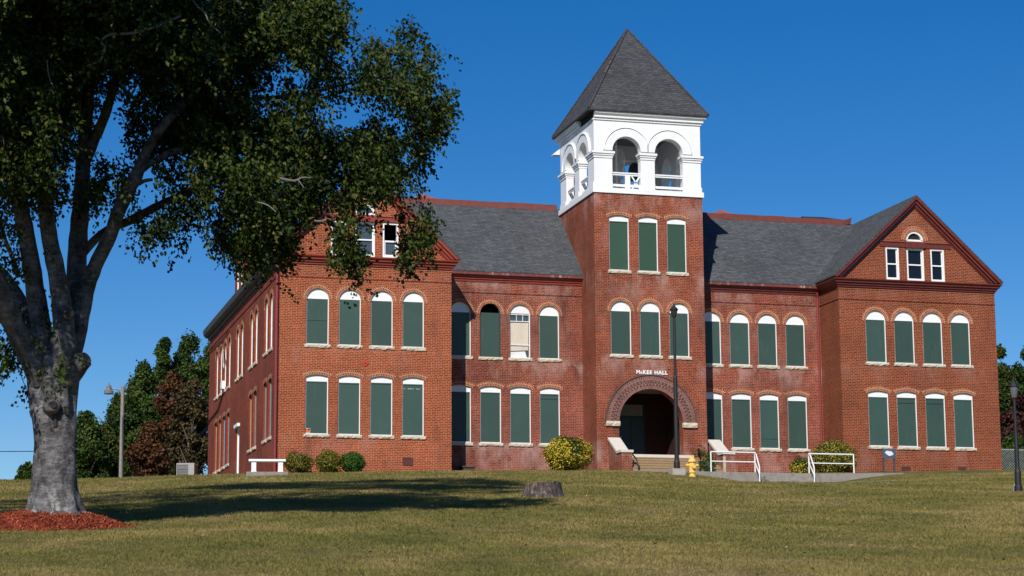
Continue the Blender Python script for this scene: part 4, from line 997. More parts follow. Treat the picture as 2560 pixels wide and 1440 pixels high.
mb = MB(); mb.poly([(p[0]+.392*rad0[k]*math.cos(2*math.pi*k/seg), p[1]+.392*rad0[k]*math.sin(2*math.pi*k/seg), p[2]+.318+.025*math.cos(2*math.pi*k/seg)) for k in range(seg)]); mb.build('cut_face', paint('old_cut_wood', (.17, .14, .125), .9, .35, 10), st)

# ------------------------------------------------------------------ leaves
def leaf_mat(name, cols, trans=.22):
    m, n, l, p = mat(name)
    a = n.new('ShaderNodeAttribute'); a.attribute_name = 'tint'
    r = ramp(n, [(i/(len(cols)-1), c) for i, c in enumerate(cols)]); l.new(a.outputs['Fac'], r.inputs[0])
    l.new(r.outputs[0], p.inputs['Base Color']); p.inputs['Roughness'].default_value = .5; p.inputs['Specular IOR Level'].default_value = .12
    t = n.new('ShaderNodeBsdfTranslucent'); l.new(r.outputs[0], t.inputs['Color'])
    mx = n.new('ShaderNodeMixShader'); mx.inputs[0].default_value = trans
    l.new(p.outputs[0], mx.inputs[1]); l.new(t.outputs[0], mx.inputs[2]); l.new(mx.outputs[0], n['Material Output'].inputs['Surface'])
    return m
def unit(v): return v/(np.linalg.norm(v, axis=1, keepdims=True)+1e-9)
def leaves(P, A, length, width, fold=.25, jitter=.7, tint=None, facing=False):
    """one folded leaf at each point P, pointing roughly along A"""
    n = len(P); q = rng.normal(0, 1, (n, 3))
    if facing: nn = unit(A+rng.normal(0, jitter, (n, 3))); a = unit(np.cross(nn, q)); s = np.cross(nn, a)
    else: a = unit(A+rng.normal(0, jitter, (n, 3))); s = unit(np.cross(a, q)); nn = np.cross(a, s)
    L_ = (length*rng.uniform(.7, 1.25, n))[:, None]; W = (width*rng.uniform(.75, 1.25, n))[:, None]
    v0 = P; v1 = P+a*L_*.5+s*W*.5+nn*W*fold; v2 = P+a*L_; v3 = P+a*L_*.5-s*W*.5+nn*W*fold
    V = np.stack([v0, v1, v2, v3], 1).reshape(-1, 3); b = np.arange(n)*4
    F = np.stack([np.stack([b, b+1, b+2], 1), np.stack([b, b+2, b+3], 1)], 1).reshape(-1, 3)
    t = rng.uniform(0, 1, n) if tint is None else np.clip(tint, 0, 1)
    return V, F, np.repeat(t, 4)

BEECH = leaf_mat('big_tree_leaf', [(.010, .023, .006), (.023, .042, .008), (.050, .069, .012), (.088, .097, .016), (.12, .102, .02)], .12)
# ------------------------------------------------------------------ the big tree at the left
TD = 36.9
tp = on_ground(138, TD)
tree = thing('beech_tree', 'huge old grey barked tree with drooping branches standing in red mulch', 'tree', tp)
BARK, n_, l_, p_ = mat('smooth_grey_bark')
geo_ = n_.new('ShaderNodeNewGeometry'); ps_ = geo_.outputs['Position']
f_ = noise(n_, l_, ps_, 3.4, 10, .74); r_ = ramp(n_, [(.34, (.032, .027, .026)), (.45, (.105, .094, .094)), (.57, (.215, .20, .204)), (.74, (.35, .34, .335))]); l_.new(f_, r_.inputs[0])
f2_ = noise(n_, l_, mapping(n_, l_, ps_, (4, 4, 14)), 1.6, 6, .7); r2_ = ramp(n_, [(.35, .45), (.62, 1.15)]); l_.new(f2_, r2_.inputs[0])
cb2 = mix(n_, l_, 1.0, r_.outputs[0], r2_.outputs[0], 'MULTIPLY')
sp_ = n_.new('ShaderNodeSeparateXYZ'); l_.new(ps_, sp_.inputs[0])
lo_ = n_.new('ShaderNodeMapRange'); lo_.inputs[1].default_value = tp[2]+.05; lo_.inputs[2].default_value = tp[2]+.95; lo_.inputs[3].default_value = 1; lo_.inputs[4].default_value = 0; l_.new(sp_.outputs[2], lo_.inputs[0])
f3_ = noise(n_, l_, ps_, 5.5, 7, .75); r3_ = ramp(n_, [(.50, 0), (.60, 1)]); l_.new(f3_, r3_.inputs[0])
cb2 = mix(n_, l_, math_(n_, l_, 'MULTIPLY', math_(n_, l_, 'MULTIPLY', lo_.outputs[0], r3_.outputs[0]), .85), cb2, (.46, .47, .43))
f4_ = noise(n_, l_, mapping(n_, l_, ps_, (3, 3, .6)), 3.0, 9, .8); r4_ = ramp(n_, [(.56, 0), (.62, 1)]); l_.new(f4_, r4_.inputs[0])
cb2 = mix(n_, l_, math_(n_, l_, 'MULTIPLY', r4_.outputs[0], .8), cb2, (.028, .022, .02))
l_.new(cb2, p_.inputs['Base Color']); p_.inputs['Roughness'].default_value = .8
fb_ = noise(n_, l_, ps_, 7.0, 8, .72); bump(n_, l_, p_, math_(n_, l_, 'ADD', math_(n_, l_, 'MULTIPLY', f2_, .6), fb_), .9, .07)
def limb(path, mb, seg=14, sub=4):
    P = [at_d(x, y, TD+o) for x, y, o, w_ in path]; Wd = [w_*(TD+o)/FPX/2 for x, y, o, w_ in path]
    # Catmull-Rom through the joints
    out, rad = [], []
    for i in range(len(P)-1):
        p0, p1, p2, p3 = P[max(i-1, 0)], P[i], P[i+1], P[min(i+2, len(P)-1)]
        for k in range(sub):
            t = k/sub
            out.append(.5*((2*p1)+(-p0+p2)*t+(2*p0-5*p1+4*p2-p3)*t*t+(-p0+3*p1-3*p2+p3)*t**3)); rad.append((Wd[i]*(1-t)+Wd[i+1]*t)*(1+rnd.uniform(-.055, .055)))
    out.append(P[-1]); rad.append(Wd[-1]); mb.tube(out, rad, seg, jitter=.02); return out
TR = [(138, 1312, 0, 190), (138, 1298, 0, 156), (138, 1270, 0, 128), (136, 1215, 0, 107), (137, 1111, 0, 100), (137, 1065, 0, 108), (134, 1010, 0, 110), (131, 957, 0, 114), (129, 915, 0, 112), (128, 880, 0, 92)]
LIMBS = [
 [(108, 960, -.1, 66), (88, 915, -.2, 60), (60, 865, -.4, 56), (28, 800, -.8, 52), (0, 735, -1.2, 50), (-40, 640, -1.6, 46), (-80, 500, -2, 38), (-120, 300, -2.5, 28), (-150, 60, -3, 18)],
 [(112, 935, .3, 50), (82, 830, .5, 36), (50, 750, .9, 32), (15, 700, 1.2, 34), (-30, 640, 1.6, 28), (-90, 500, 2, 20), (-160, 380, 2.4, 12)],
 [(118, 935, .1, 66), (105, 830, 0, 52), (90, 740, 0, 47), (78, 660, -.2, 45), (60, 560, -.4, 42), (35, 440, -.6, 36), (20, 300, -.8, 30), (10, 150, -1, 24), (0, -60, -1.2, 18), (-20, -400, -1.5, 10)],
 [(150, 940, -.2, 74), (160, 850, -.3, 60), (156, 780, -.3, 50), (145, 700, -.4, 46), (125, 600, -.5, 42), (112, 500, -.7, 38), (108, 380, -.9, 34), (110, 250, -1.2, 28), (120, 100, -1.5, 20), (130, -60, -1.8, 14), (160, -400, -2.2, 8)],
 [(160, 930, .2, 74), (178, 830, .3, 58), (190, 700, .4, 48), (195, 600, .5, 46), (203, 500, .6, 42), (208, 400, .7, 38), (215, 300, .9, 34), (222, 200, 1.1, 28), (230, 80, 1.3, 20), (240, -60, 1.6, 14), (260, -420, 2, 8)],
 [(172, 900, .1, 60), (200, 790, .1, 48), (218, 715, .1, 40), (245, 650, .0, 36), (275, 590, -.1, 34), (300, 520, -.3, 34), (340, 440, -.5, 34), (370, 370, -.6, 25), (415, 305, -.8, 24), (470, 245, -.2, 20), (550, 160, .6, 16), (650, 70, 1.2, 12), (760, -40, 1.6, 8)],
 [(200, 640, .5, 24), (240, 597, .6, 22), (270, 575, .8, 21), (330, 549, 1.0, 22), (400, 512, 1.3, 20), (450, 490, 1.5, 18), (495, 470, 1.7, 16), (570, 445, 2, 13), (680, 425, 2.2, 10), (800, 430, 2.4, 8), (900, 470, 2.5, 6)],
 [(345, 432, -.5, 20), (380, 405, -.5, 18), (430, 380, -.5, 16), (475, 365, -.4, 12), (560, 330, 0, 10), (700, 290, .6, 8), (850, 230, 1.0, 6), (960, 210, 1.2, 4)],
 [(215, 400, .7, 30), (238, 345, .6, 26), (262, 290, .3, 25), (282, 225, .2, 22), (302, 150, .0, 20), (318, 80, -.1, 16), (330, -40, -.3, 12), (350, -300, -.5, 7)],
 [(462, 252, -.1, 14), (560, 250, .2, 12), (660, 245, .4, 10), (760, 235, .4, 9), (870, 210, .2, 7), (960, 195, .3, 5), (1050, 230, .4, 4)],
 [(480, 478, 1.6, 12), (600, 520, 1.8, 9), (700, 560, 1.9, 7), (800, 560, 2, 5)],
 [(345, 460, -.4, 12), (362, 452, -.4, 10), (382, 449, -.4, 8)],
 [(45, 690, .5, 14), (30, 640, .8, 12), (12, 600, 1, 12), (5, 570, 1.1, 10), (-20, 500, 1.3, 8)],
 [(560, 330, 0, 8), (640, 380, .3, 6), (760, 400, .6, 5), (880, 380, 1, 4), (1000, 400, 1.1, 3)],
 [(550, 160, .6, 10), (640, 130, .9, 8), (760, 90, 1.1, 6), (830, 110, 1.2, 4)],
]
DEAD = [[(218, 165, -3.0, 4), (252, 148, -3.0, 6), (262, 118, -3.0, 7), (252, 104, -3.0, 7), (275, 86, -3.0, 7), (335, 82, -2.8, 7), (400, 62, -2.4, 7), (450, 40, -2, 7)], [(252, 104, -3.0, 6), (246, 97, -3.0, 5), (239, 92, -3.0, 4)],
        [(700, 445, -3.2, 5), (735, 452, -3.2, 5), (755, 444, -3.2, 4), (778, 445, -3.2, 2)], [(745, 449, -3.2, 4), (760, 470, -3.2, 2)], [(640, 505, -2.6, 4), (668, 512, -2.8, 3), (690, 530, -2.9, 2)],
        [(815, 550, -2.6, 6), (800, 553, -2.6, 5), (785, 552, -2.6, 4)], [(470, -30, -2.4, 4), (488, 10, -2.8, 4), (512, 32, -2.9, 3), (524, 58, -2.9, 3), (551, 82, -2.9, 2)], [(118, 150, -3.1, 3), (122, 190, -3.1, 3), (140, 232, -3.1, 2)]]
tm = MB()
def bole(path, mb, seg=44, sub=5):
    P = [at_d(x, y, TD) for x, y, o, w_ in path]; Wd = [w_*TD/FPX/2 for *_, w_ in path]; n = len(P); rings = []
    for i in range((n-1)*sub+1):
        k = min(i//sub, n-2); t = i/sub-k; t2 = t*t*(3-2*t); c = P[k]*(1-t)+P[k+1]*t; r_ = Wd[k]*(1-t2)+Wd[k+1]*t2
        hgt = c[2]-P[0][2]; fl = math.exp(-max(hgt, 0)/.33); kn = .075*math.exp(-((hgt-2.0)/.3)**2)+.085*math.exp(-((hgt-2.7)/.4)**2)+.02
        pts = []
        for q in range(seg):
            a = 2*math.pi*q/seg
            g = 1+fl*(.16*math.sin(5*a+.6)+.09*math.sin(8*a+2)+.05*math.sin(13*a))+.022*math.sin(3*a+hgt*.8)+.014*math.sin(7*a-hgt*1.4)+kn*(math.sin(4*a+hgt*3)+.8*math.sin(7*a+1-hgt*2))
            pts.append((c[0]+r_*g*math.cos(a), c[1]+r_*g*math.sin(a), c[2]))
        rings.append(mb.add(pts))
    for i in range(len(rings)-1):
        for q in range(seg): mb.f.append((rings[i]+q, rings[i]+(q+1) % seg, rings[i+1]+(q+1) % seg, rings[i+1]+q))
    mb.f.append(tuple(rings[-1]+q for q in range(seg)))
bole(TR, tm)
for lb_ in LIMBS: limb(lb_, tm, 12, 4)
# burrs, healed cuts and stubs
def knob(px, py, o, r_, sx=1.0):
    c = at_d(px, py, TD+o); tm.lathe([(r_*.25*sx, -r_), (r_*.8*sx, -r_*.6), (r_*sx, 0), (r_*.8*sx, r_*.6), (r_*.25*sx, r_)], c, 12)
for q in ((93, 1030, 0, .15, .9), (174, 978, .05, .15, .9), (173, 1012, .05, .12, .9)): knob(*q)
def stub(path, ring=True):
    P = [at_d(x, y, TD+o) for x, y, o, w_ in path]; Wd = [w_*(TD)/FPX/2 for *_, w_ in path]
    tm.tube(P, Wd, 14, jitter=.02)
stub([(140, 985, -.05, 60), (168, 945, -.15, 60), (190, 922, -.28, 50), (203, 908, -.36, 44), (211, 899, -.40, 43), (213, 897, -.41, 38)]); stub([(165, 790, -.3, 38), (172, 784, -.55, 32), (174, 783, -.62, 27)]); stub([(128, 1020, -.3, 46), (132, 1012, -.52, 36), (133, 1011, -.56, 24)])
stub([(190, 830, 0, 26), (208, 822, -.05, 24), (212, 824, -.08, 18)])
trunk = tm.build('trunk', BARK, tree, smooth=True)
CUTW_SHADE = paint('cut_wood_and_shade', (.04, .032, .028), .9, .4, 12)
for px, py, o, r_ in ((174.5, 783, -.63, .075), (214.5, 895.5, -.42, .11), (133.5, 1011, -.57, .06)):
    mb = MB(); c = at_d(px, py, TD+o); v = -ray(px, py); v = (_R2*.75+_U2*.55-_F*.30) if px > 200 else v+np.array([.25, 0, .1]); v /= np.linalg.norm(v); mb.tube([c, c+v*.02], r_, 14); mb.build('cut_scar', CUTW_SHADE, tree)
mb = MB(); c = at_d(139, 1046, TD-.41); seg = 16; rr_ = [(.0, 1.0)]+[(1, 0)]  # dark disc painted as the shadowed hollow below the stub
b = mb.add([c+_R2*(.11*math.cos(2*math.pi*k/seg)*rnd.uniform(.8, 1.15))+_U2*(.15*math.sin(2*math.pi*k/seg)*rnd.uniform(.85, 1.15))+np.array([0, .16*abs(math.cos(2*math.pi*k/seg))**2, 0]) for k in range(seg)]+[c-np.array([0, .01, 0])])
for k in range(seg): mb.f.append((b+k, b+(k+1) % seg, b+seg))
mb.build('hollow_shade', CUTW_SHADE, tree)
DTW = paint('pale_dead_twig', (.17, .152, .145), .8, .25)
for k, lb_ in enumerate(DEAD):
    if k in (1, 3): continue
    tm = MB(); limb(lb_, tm, 6, 3)
    if k in (0, 2): limb(DEAD[k+1], tm, 6, 3)
    tm.build('bare_twig', DTW, tree)

# foliage masses: (px, py, rx, ry, density); each gets its own depth in the crown
FOL = [(60,120,160,260,1.1),(60,330,120,140,1),(30,470,60,80,.5),(180,60,140,150,1),(180,250,80,110,.8),(155,400,40,50,.15),(300,80,130,140,1),(420,120,130,160,1),(540,150,130,170,1),(650,80,120,150,1),(750,60,95,130,1),(815,80,38,80,.8),
 (420,300,105,80,.9),(335,330,55,70,.5),(500,330,100,100,1),(600,320,100,100,1),(295,440,40,40,.25),(250,430,30,40,.25),(620,430,110,85,1.1),(520,430,70,55,.8),(720,420,110,95,1.1),(715,320,60,70,.8),(820,370,95,75,1),(900,400,100,65,1),(955,420,85,75,1),(1000,375,42,45,.8),
 (800,180,50,50,.5),(890,185,75,55,.9),(975,165,75,60,.9),(1045,215,55,85,1),(1078,255,36,55,.9),(1000,250,70,45,.8),(1025,90,20,34,.5),(960,120,45,26,.5),(1080,180,26,34,.5),(990,310,45,45,.45),(770,260,50,40,.5),(1062,320,26,40,.6),
 (600,540,66,55,1),(660,560,78,75,1.1),(625,605,64,40,.9),(700,598,48,46,.9),(740,520,80,66,1),(800,500,58,66,.9),(850,560,34,66,.8),(862,640,24,44,.75),(880,680,13,20,.5),(838,610,20,36,.6),(955,475,80,46,1),(1008,540,34,46,.8),(1028,600,28,46,.8),(1012,650,17,28,.6),(1046,570,22,26,.6),(1000,465,42,38,.8),(890,470,46,34,.9),(640,648,26,18,.6),(735,625,22,22,.6),
 (410,545,45,34,.35),(380,580,30,26,.45),(345,602,13,12,.45),(450,515,55,26,.4),(480,510,38,36,.5),(540,600,18,30,.6),(395,470,34,40,.3),(225,465,28,44,.12),(170,470,24,30,.15),(330,530,22,30,.3),
 (20,640,36,45,.45),(50,680,24,34,.35),(112,745,9,60,.25),(50,790,16,55,.25),(8,850,18,66,.45),(55,870,8,26,.25),(85,965,10,12,.25),(135,950,38,36,.10),(20,560,30,40,.4)]
TP, TDIR = [], []
def clump_at(c, n, r_):
    for q in rng.normal(0, 1, (n, 3)): TP.append(c+q*np.array([r_*.85, r_*.85, r_*1.15]))
for cx_, cy_, rx_, ry_, de in FOL:
    small = min(rx_, ry_) < 30; m_ = max(1, int(math.pi*rx_*ry_*de*.00088+rng.uniform())); cd = rng.normal(0, .9)
    for k in range(m_):
        if cx_ > 560 and rng.uniform() < .13: continue
        a, b = math.sqrt(rng.uniform()), rng.uniform(0, 2*math.pi); u, v = a*math.cos(b), a*math.sin(b)
        depth = math.sqrt(max(0, 1-a*a))*min(3.0, 1.0+(rx_+ry_)/2*TD/FPX*1.5)*(.45 if small else 1)
        c = at_d(cx_+u*rx_*.86-(26 if cx_ > 940 else 14 if cx_ > 780 else 0), cy_+v*ry_*.86-(24 if cy_ > 420 else 12), TD+cd*(.5 if small else 1)+rng.uniform(-1, 1)*depth)
        clump_at(c, int(rng.integers(9, 15)) if not small else int(rng.integers(6, 10)), .13 if small else rng.uniform(.15, .27))
HANG = [(410,545,598),(388,555,606),(345,575,616),(425,540,585),(530,560,632),(548,570,640),(575,590,655),(600,600,668),(622,605,662),(650,620,676),(690,600,655),(715,590,640),(738,590,648),(825,590,650),(842,600,672),(856,605,672),(870,615,684),(884,625,676),(990,580,650),(1002,590,672),(1016,600,684),(1030,580,655),(1044,560,636),(1060,530,604),(1108,240,318),(1096,255,335),(1080,280,352),(1064,300,372),(1045,330,420),(1038,380,450),(930,235,262),(760,240,300),(770,150,240),(715,80,170),(725,190,262),(850,70,130),(838,40,110),(1022,70,130),(1060,110,160),(300,430,500),(250,420,520),(228,440,540),(130,470,540),(170,460,530),(90,470,530),(470,500,560),(440,510,565),(60,840,910),(16,850,930)]
for a, b0, b1 in HANG:
    for k2 in range(3):
        xx, oo = a+rng.normal(0, 7), rng.uniform(-1.6, 1.4)
        for q in np.arange(b0-14, b1-16-rng.uniform(0, 20), 13): TP.append(at_d(xx+rng.normal(0, 3.5), q, TD+oo))
nin = len(TP)
# the rest of the crown, above and beside the view: it shades limbs and lawn
SHPOLY = np.array([(0,1238),(80,1236),(190,1250),(330,1207),(450,1196),(650,1188),(900,1184),(1130,1187),(1200,1192),(1310,1214),(1250,1235),(1100,1256),(900,1266),(700,1262),(560,1280),(330,1302),(190,1298),(0,1290)], float)
def inpoly(x, y, P):
    c = False
    for (xa, ya), (xb, yb) in zip(P, np.roll(P, 1, 0)):
        if (ya > y) != (yb > y) and x < (xb-xa)*(y-ya)/(yb-ya)+xa: c = not c
    return c
def ground_hit(px, py):
    r = ray(px, py); h = np.hypot(r[0], r[1]); ds = np.linspace(28, 84, 225); P = CAM[None]+r[None]*(ds/h)[:, None]
    k = np.argmax(P[:, 2] < ground_np(P[:, 0], P[:, 1])); return P[k] if k > 0 else None
CC, CR = tp+np.array([.4, .2, 14.5]), np.array([8.4, 8.4, 14.5])
def outside(q):
    px, py, _ = project(q)
    if px < -45 or py < -25: return True
    return any(((px-a)/b_)**2+((py+25-b)/c_)**2 < .55 for a, b, b_, c_, e_ in FOL if e_ >= .9 and b < 420 and a < 640)
made = 0; tries = 0
while made < 900 and tries < 120000:
    tries += 1; px, py = rng.uniform(0, 1310), (rng.uniform(1184, 1222) if made < 330 else rng.uniform(1200, 1302))
    if not inpoly(px, py, SHPOLY): continue
    g = ground_hit(px, py)
    if g is None: continue
    for tr_ in range(12):
        c = g+SUN*rng.uniform(4, 46)
        if np.sum(((c-CC)/CR)**2) < 1 and outside(c): clump_at(c, 14, .27); made += 1; break
made = 0; tries = 0; LT = [(x, y, o) for lb_ in LIMBS[:9] for x, y, o, w_ in lb_ if 120 < y < 690]
while made < 140 and tries < 60000:
    tries += 1; x, y, o = LT[rng.integers(len(LT))]; c = at_d(x+rng.normal(0, 14), y+rng.normal(0, 30), TD+o)+SUN*rng.uniform(2, 13)
    if np.sum(((c-CC)/CR)**2) > 1.1 or not outside(c): continue
    clump_at(c, 13, .27); made += 1
made = 0; tries = 0; FT = [q for q in FOL if q[0] < 560 and q[1] < 420]
while made < 160 and tries < 60000:                     # upper crown toward the sun: keeps the inner crown dark
    tries += 1; a, b, b_, c_, e_ = FT[rng.integers(len(FT))]; c = at_d(a+rng.uniform(-1, 1)*b_*.8, b+rng.uniform(-1, 1)*c_*.8, TD+rng.uniform(-2, 2))+SUN*rng.uniform(1.5, 11)
    if np.sum(((c-CC)/CR)**2) > 1 or not outside(c): continue
    clump_at(c, 14, .28); made += 1
TP = np.array(TP)
# gaps where sky, roof and gable windows show between the sprays
GAPS = [(945, 592, 52, 84), (772, 614, 46, 36), (990, 500, 20, 26), (985, 300, 36, 22), (1000, 410, 16, 30), (645, 300, 14, 30), (540, 400, 16, 12), (700, 470, 12, 22), (845, 430, 16, 14), (585, 200, 10, 30), (1070, 200, 12, 16), (690, 160, 20, 62), (738, 195, 30, 34), (910, 278, 48, 30), (862, 150, 20, 70), (258, 245, 14, 66), (372, 322, 12, 44), (195, 270, 9, 40), (462, 412, 20, 20), (800, 520, 26, 22), (560, 255, 12, 20), (620, 245, 14, 26), (470, 300, 10, 22), (830, 300, 14, 24), (760, 570, 16, 26), (1000, 330, 12, 20), (660, 480, 10, 20), (1040, 150, 14, 24), (905, 130, 18, 16), (780, 655, 40, 20), (140, 330, 8, 30), (410, 215, 10, 24), (880, 330, 16, 12), (590, 400, 12, 14), (330, 200, 12, 24)]
px_, py_, _z = (lambda v: (1280+FPX*(v@_R2)/(v@_F), 720-FPX*(v@_U2)/(v@_F), 0))(TP-CAM)
keep = np.ones(len(TP), bool)
for a, b, b_, c_ in GAPS: keep &= ~((((px_-a)/b_)**2+((py_+22-b)/c_)**2 < 1.25) & (rng.uniform(0, 1, len(TP)) < .93))
nin = int(keep[:nin].sum()); TP = TP[keep]; N = len(TP)
outw = TP-(tp+np.array([0, 0, 7.0])); outw[:, 2] *= .25; outw = unit(outw)
D_ = unit(outw*.55+rng.normal(0, .45, (N, 3))+np.array([0, 0, -.75]))
LN = rng.uniform(.14, .42, N)
K = 14
t = rng.uniform(0, 1, (N, K))
P_ = TP[:, None, :]+D_[:, None, :]*(t*LN[:, None])[..., None]+rng.normal(0, .055, (N, K, 3)); P_[..., 2] -= .10*t*t
A_ = np.repeat((D_*.8+np.array([0, 0, -.35]))[:, None, :], K, 1)
clump = rng.uniform(0, 1, N); tint = np.clip(.08+.50*np.repeat(clump[:, None], K, 1)+rng.normal(0, .16, (N, K)), 0, 1); tint[rng.uniform(0, 1, (N, K)) > .994] = 1
big = np.where(np.arange(N) < nin, 1.0, 1.25)
V, F, T = leaves(P_.reshape(-1, 3), A_.reshape(-1, 3), (.086*np.repeat(big, K)), .058*np.repeat(big, K), tint=tint.ravel())
tri_mesh('crown', V, F, BEECH, tree, T)
# thin twigs that carry them
tm = MB()
for i in rng.choice(nin, 500, replace=False):
    a = TP[i]; tm.tube([a-D_[i]*.25+(0, 0, .12), a, a+D_[i]*LN[i]*.8-(0, 0, .06)], [.009, .007, .003], 4, caps=False)
tws = tm.build('twigs', paint('grey_brown_twig', (.06, .05, .045), .9, .2), tree); tws['kind'] = 'stuff'

# red mulch ring: a mound of chips
MUL = paint('red_mulch', (.24, .028, .010), .95, .35, 14.0, ((.14, .02, .012), .5, .6), bumpy=1.0)
CHIP, n_, l_, p_ = mat('mulch_chip'); a_ = n_.new('ShaderNodeAttribute'); a_.attribute_name = 'tint'
r_ = ramp(n_, [(0, (.10, .014, .006)), (.5, (.27, .042, .013)), (.93, (.38, .08, .025)), (1, (.46, .18, .08))]); l_.new(a_.outputs['Fac'], r_.inputs[0]); l_.new(r_.outputs[0], p_.inputs['Base Color']); p_.inputs['Roughness'].default_value = .9
mc = tp+np.array([-.12, -.05, 0]); nr, ns = 14, 64; mv = []; mf = []
def mrad(a): return 1.17+.10*math.sin(2*a+.5)+.07*math.sin(5*a)+.04*math.sin(11*a+1)
def mhei(f): return .25*(1-f**2.6)+.02
for i in range(nr+1):
    f = i/nr
    for k in range(ns):
        a = 2*math.pi*k/ns; x, y = mc[0]+f*mrad(a)*math.cos(a), mc[1]+f*mrad(a)*math.sin(a); mv.append((x, y, gz(x, y)+(mhei(f) if i < nr else -.05)+rnd.uniform(-.012, .012)))
for i in range(nr):
    for k in range(ns): mf.append((i*ns+k, i*ns+(k+1) % ns, (i+1)*ns+(k+1) % ns, (i+1)*ns+k))
mb = MB(); mb.v = mv; mb.f = mf; mo = thing('mulch_bed', 'round mound of red wood chip mulch around the big trunk', 'mulch', (mc[0], mc[1], gz(mc[0], mc[1])))
mb.build('mound', MUL, mo)
n = 16000; a = rng.uniform(0, 2*math.pi, n); f = np.sqrt(rng.uniform(0, 1.16, n)); f = np.where(f > .98, .98+(f-.98)*2.2, f)
rr_ = np.array([mrad(q) for q in a]); x = mc[0]+f*rr_*np.cos(a); y = mc[1]+f*rr_*np.sin(a); z = ground_np(x, y)+np.where(f < 1, .25*(1-np.minimum(f, 1)**2.6)+.025, .015)
V, F, T = leaves(np.stack([x, y, z], 1), np.tile([[0, 0, .15]], (n, 1)), .052, .02, fold=.1, jitter=1.0)
ch = tri_mesh('loose_chips', V, F, CHIP, mo, T); ch['kind'] = 'stuff'

# ------------------------------------------------------------------ shrubs
def shrub(name, label, px, y_, rx_, h_, cols, n, lsize, group=None, zoff=-.05, flat=1.0, ry_=None, lump=.12, yellow=None, cat='bush'):
    q = on_y(px, 1175, y_); g = gz(q[0], y_); c = np.array([q[0], y_, g+zoff])
    o = thing(name, label, cat, c, group=group); ry_ = ry_ or rx_
    v = unit(rng.normal(0, 1, (n, 3))); ph = rng.uniform(0, 6, 6)
    el = 1+lump*(np.sin(v[:, 0]*5+ph[0])*np.sin(v[:, 1]*5+ph[1])+.8*np.sin(v[:, 2]*7+ph[2]+v[:, 0]*3))+rng.normal(0, .035, n)
    dep = 1-.40*rng.uniform(0, 1, n)**2
    P_ = c+np.array([0, 0, h_*.5])+v*(el*dep)[:, None]*np.array([rx_, ry_, h_*.5*flat]); P_[:, 2] = np.maximum(P_[:, 2], g+.0)
    ti = np.clip(rng.normal(.45, .30, n), 0, 1)
    if yellow is not None: ti = np.clip(np.where(rng.uniform(0, 1, n) < np.clip(yellow(v), 0, .8), rng.uniform(.66, 1.0, n), rng.uniform(.0, .4, n)), 0, 1)
    m = leaf_mat(name+'_leaf', cols, .15)
    V, F, T = leaves(P_, v*1.0+np.array([0, 0, .3]), lsize, lsize*.62, jitter=.55, tint=ti, facing=True)
    tri_mesh('foliage', V, F, m, o, T)
    mb = MB()
    for k in range(7): a = 2*math.pi*k/7; mb.tube([c+(0, 0, -.1), c+np.array([rx_*.35*math.cos(a), ry_*.35*math.sin(a), h_*.35]), c+np.array([rx_*.62*math.cos(a), ry_*.62*math.sin(a), h_*.62])], [.03, .02, .008], 5)
    mb.build('stems', paint('shrub_stem', (.08, .06, .045), .9, .2), o); return o
GRN = [(0.018, 0.042, 0.012), (0.045, 0.09, 0.021), (0.0825, 0.135, 0.03), (0.15, 0.18, 0.045)]
OLV = [(.022, .038, .008), (.075, .090, .015), (.15, .145, .02), (.24, .165, .03)]
DGR = [(.009, .034, .006), (.022, .080, .010), (.042, .135, .016), (.08, .18, .025)]
YEL = [(.012, .032, .008), (.05, .085, .014), (.36, .29, .025), (.70, .52, .05)]
YG2 = [(.02, .036, .010), (.085, .092, .016), (.22, .195, .030), (.42, .34, .06)]
sg_ = 'clipped shrubs along the foot of the left wing'
shrub('shrub', 'loose olive shrub with bronze tips, nearest the white bench', 745, -1.0, .56, .84, OLV, 2600, .08, sg_, lump=.2)
shrub('shrub', 'rounded yellowish green shrub, middle one of three by the left wing', 820, -.9, .48, .92, [(.03, .052, .008), (.095, .115, .014), (.19, .185, .02), (.28, .22, .03)], 2600, .075, sg_, lump=.1)
shrub('shrub', 'dark green boxy clipped shrub, nearest the brick vent', 881, -.9, .50, .84, DGR, 3000, .07, sg_, lump=.06)
shrub('euonymus_bush', 'round bush with bright yellow and green leaves left of the entrance steps', 1420, -.8, .99, 1.42, YEL, 8000, .085, 'variegated round bushes', lump=.08, zoff=-.08, yellow=lambda v: np.where((np.abs(v[:, 0]-.02-.15*np.sin(v[:, 2]*4)) < .22+.15*v[:, 2]) & (v[:, 2] > -.1), .08, .66+.24*np.sin(v[:, 0]*9+v[:, 2]*7)*np.cos(v[:, 2]*6+v[:, 1]*4)))
shrub('euonymus_bush', 'large rounded yellow green bush behind the right handrail', 2085, -.9, .92, 1.55, YG2, 9000, .08, 'variegated round bushes', lump=.06, zoff=-.22, yellow=lambda v: .55+.3*np.sin(v[:, 0]*11+v[:, 2]*9))
shrub('euonymus_bush', 'small half green half yellow bush left of the right handrail', 2002, -1.2, .46, .86, YEL, 2400, .075, 'variegated round bushes', zoff=-.22, yellow=lambda v: np.where(v[:, 0]*.8-v[:, 2]*.7 < -.12+.0*v[:, 0], np.where(v[:, 2] > .25, .05, .7), np.where(v[:, 2] < -.2, .6, .05)))
shrub('climbing_vine', 'leafy green vine at the right cheek wall behind the hydrant', 1772, -2.1, .30, .95, GRN, 1300, .07, None, zoff=-.1, lump=.3, cat='plant')
shrub('climbing_vine', 'sparse yellowish sprig of vine over the right step edge', 1752, -1.5, .22, .42, OLV, 260, .07, None, zoff=.62, lump=.4, cat='plant')

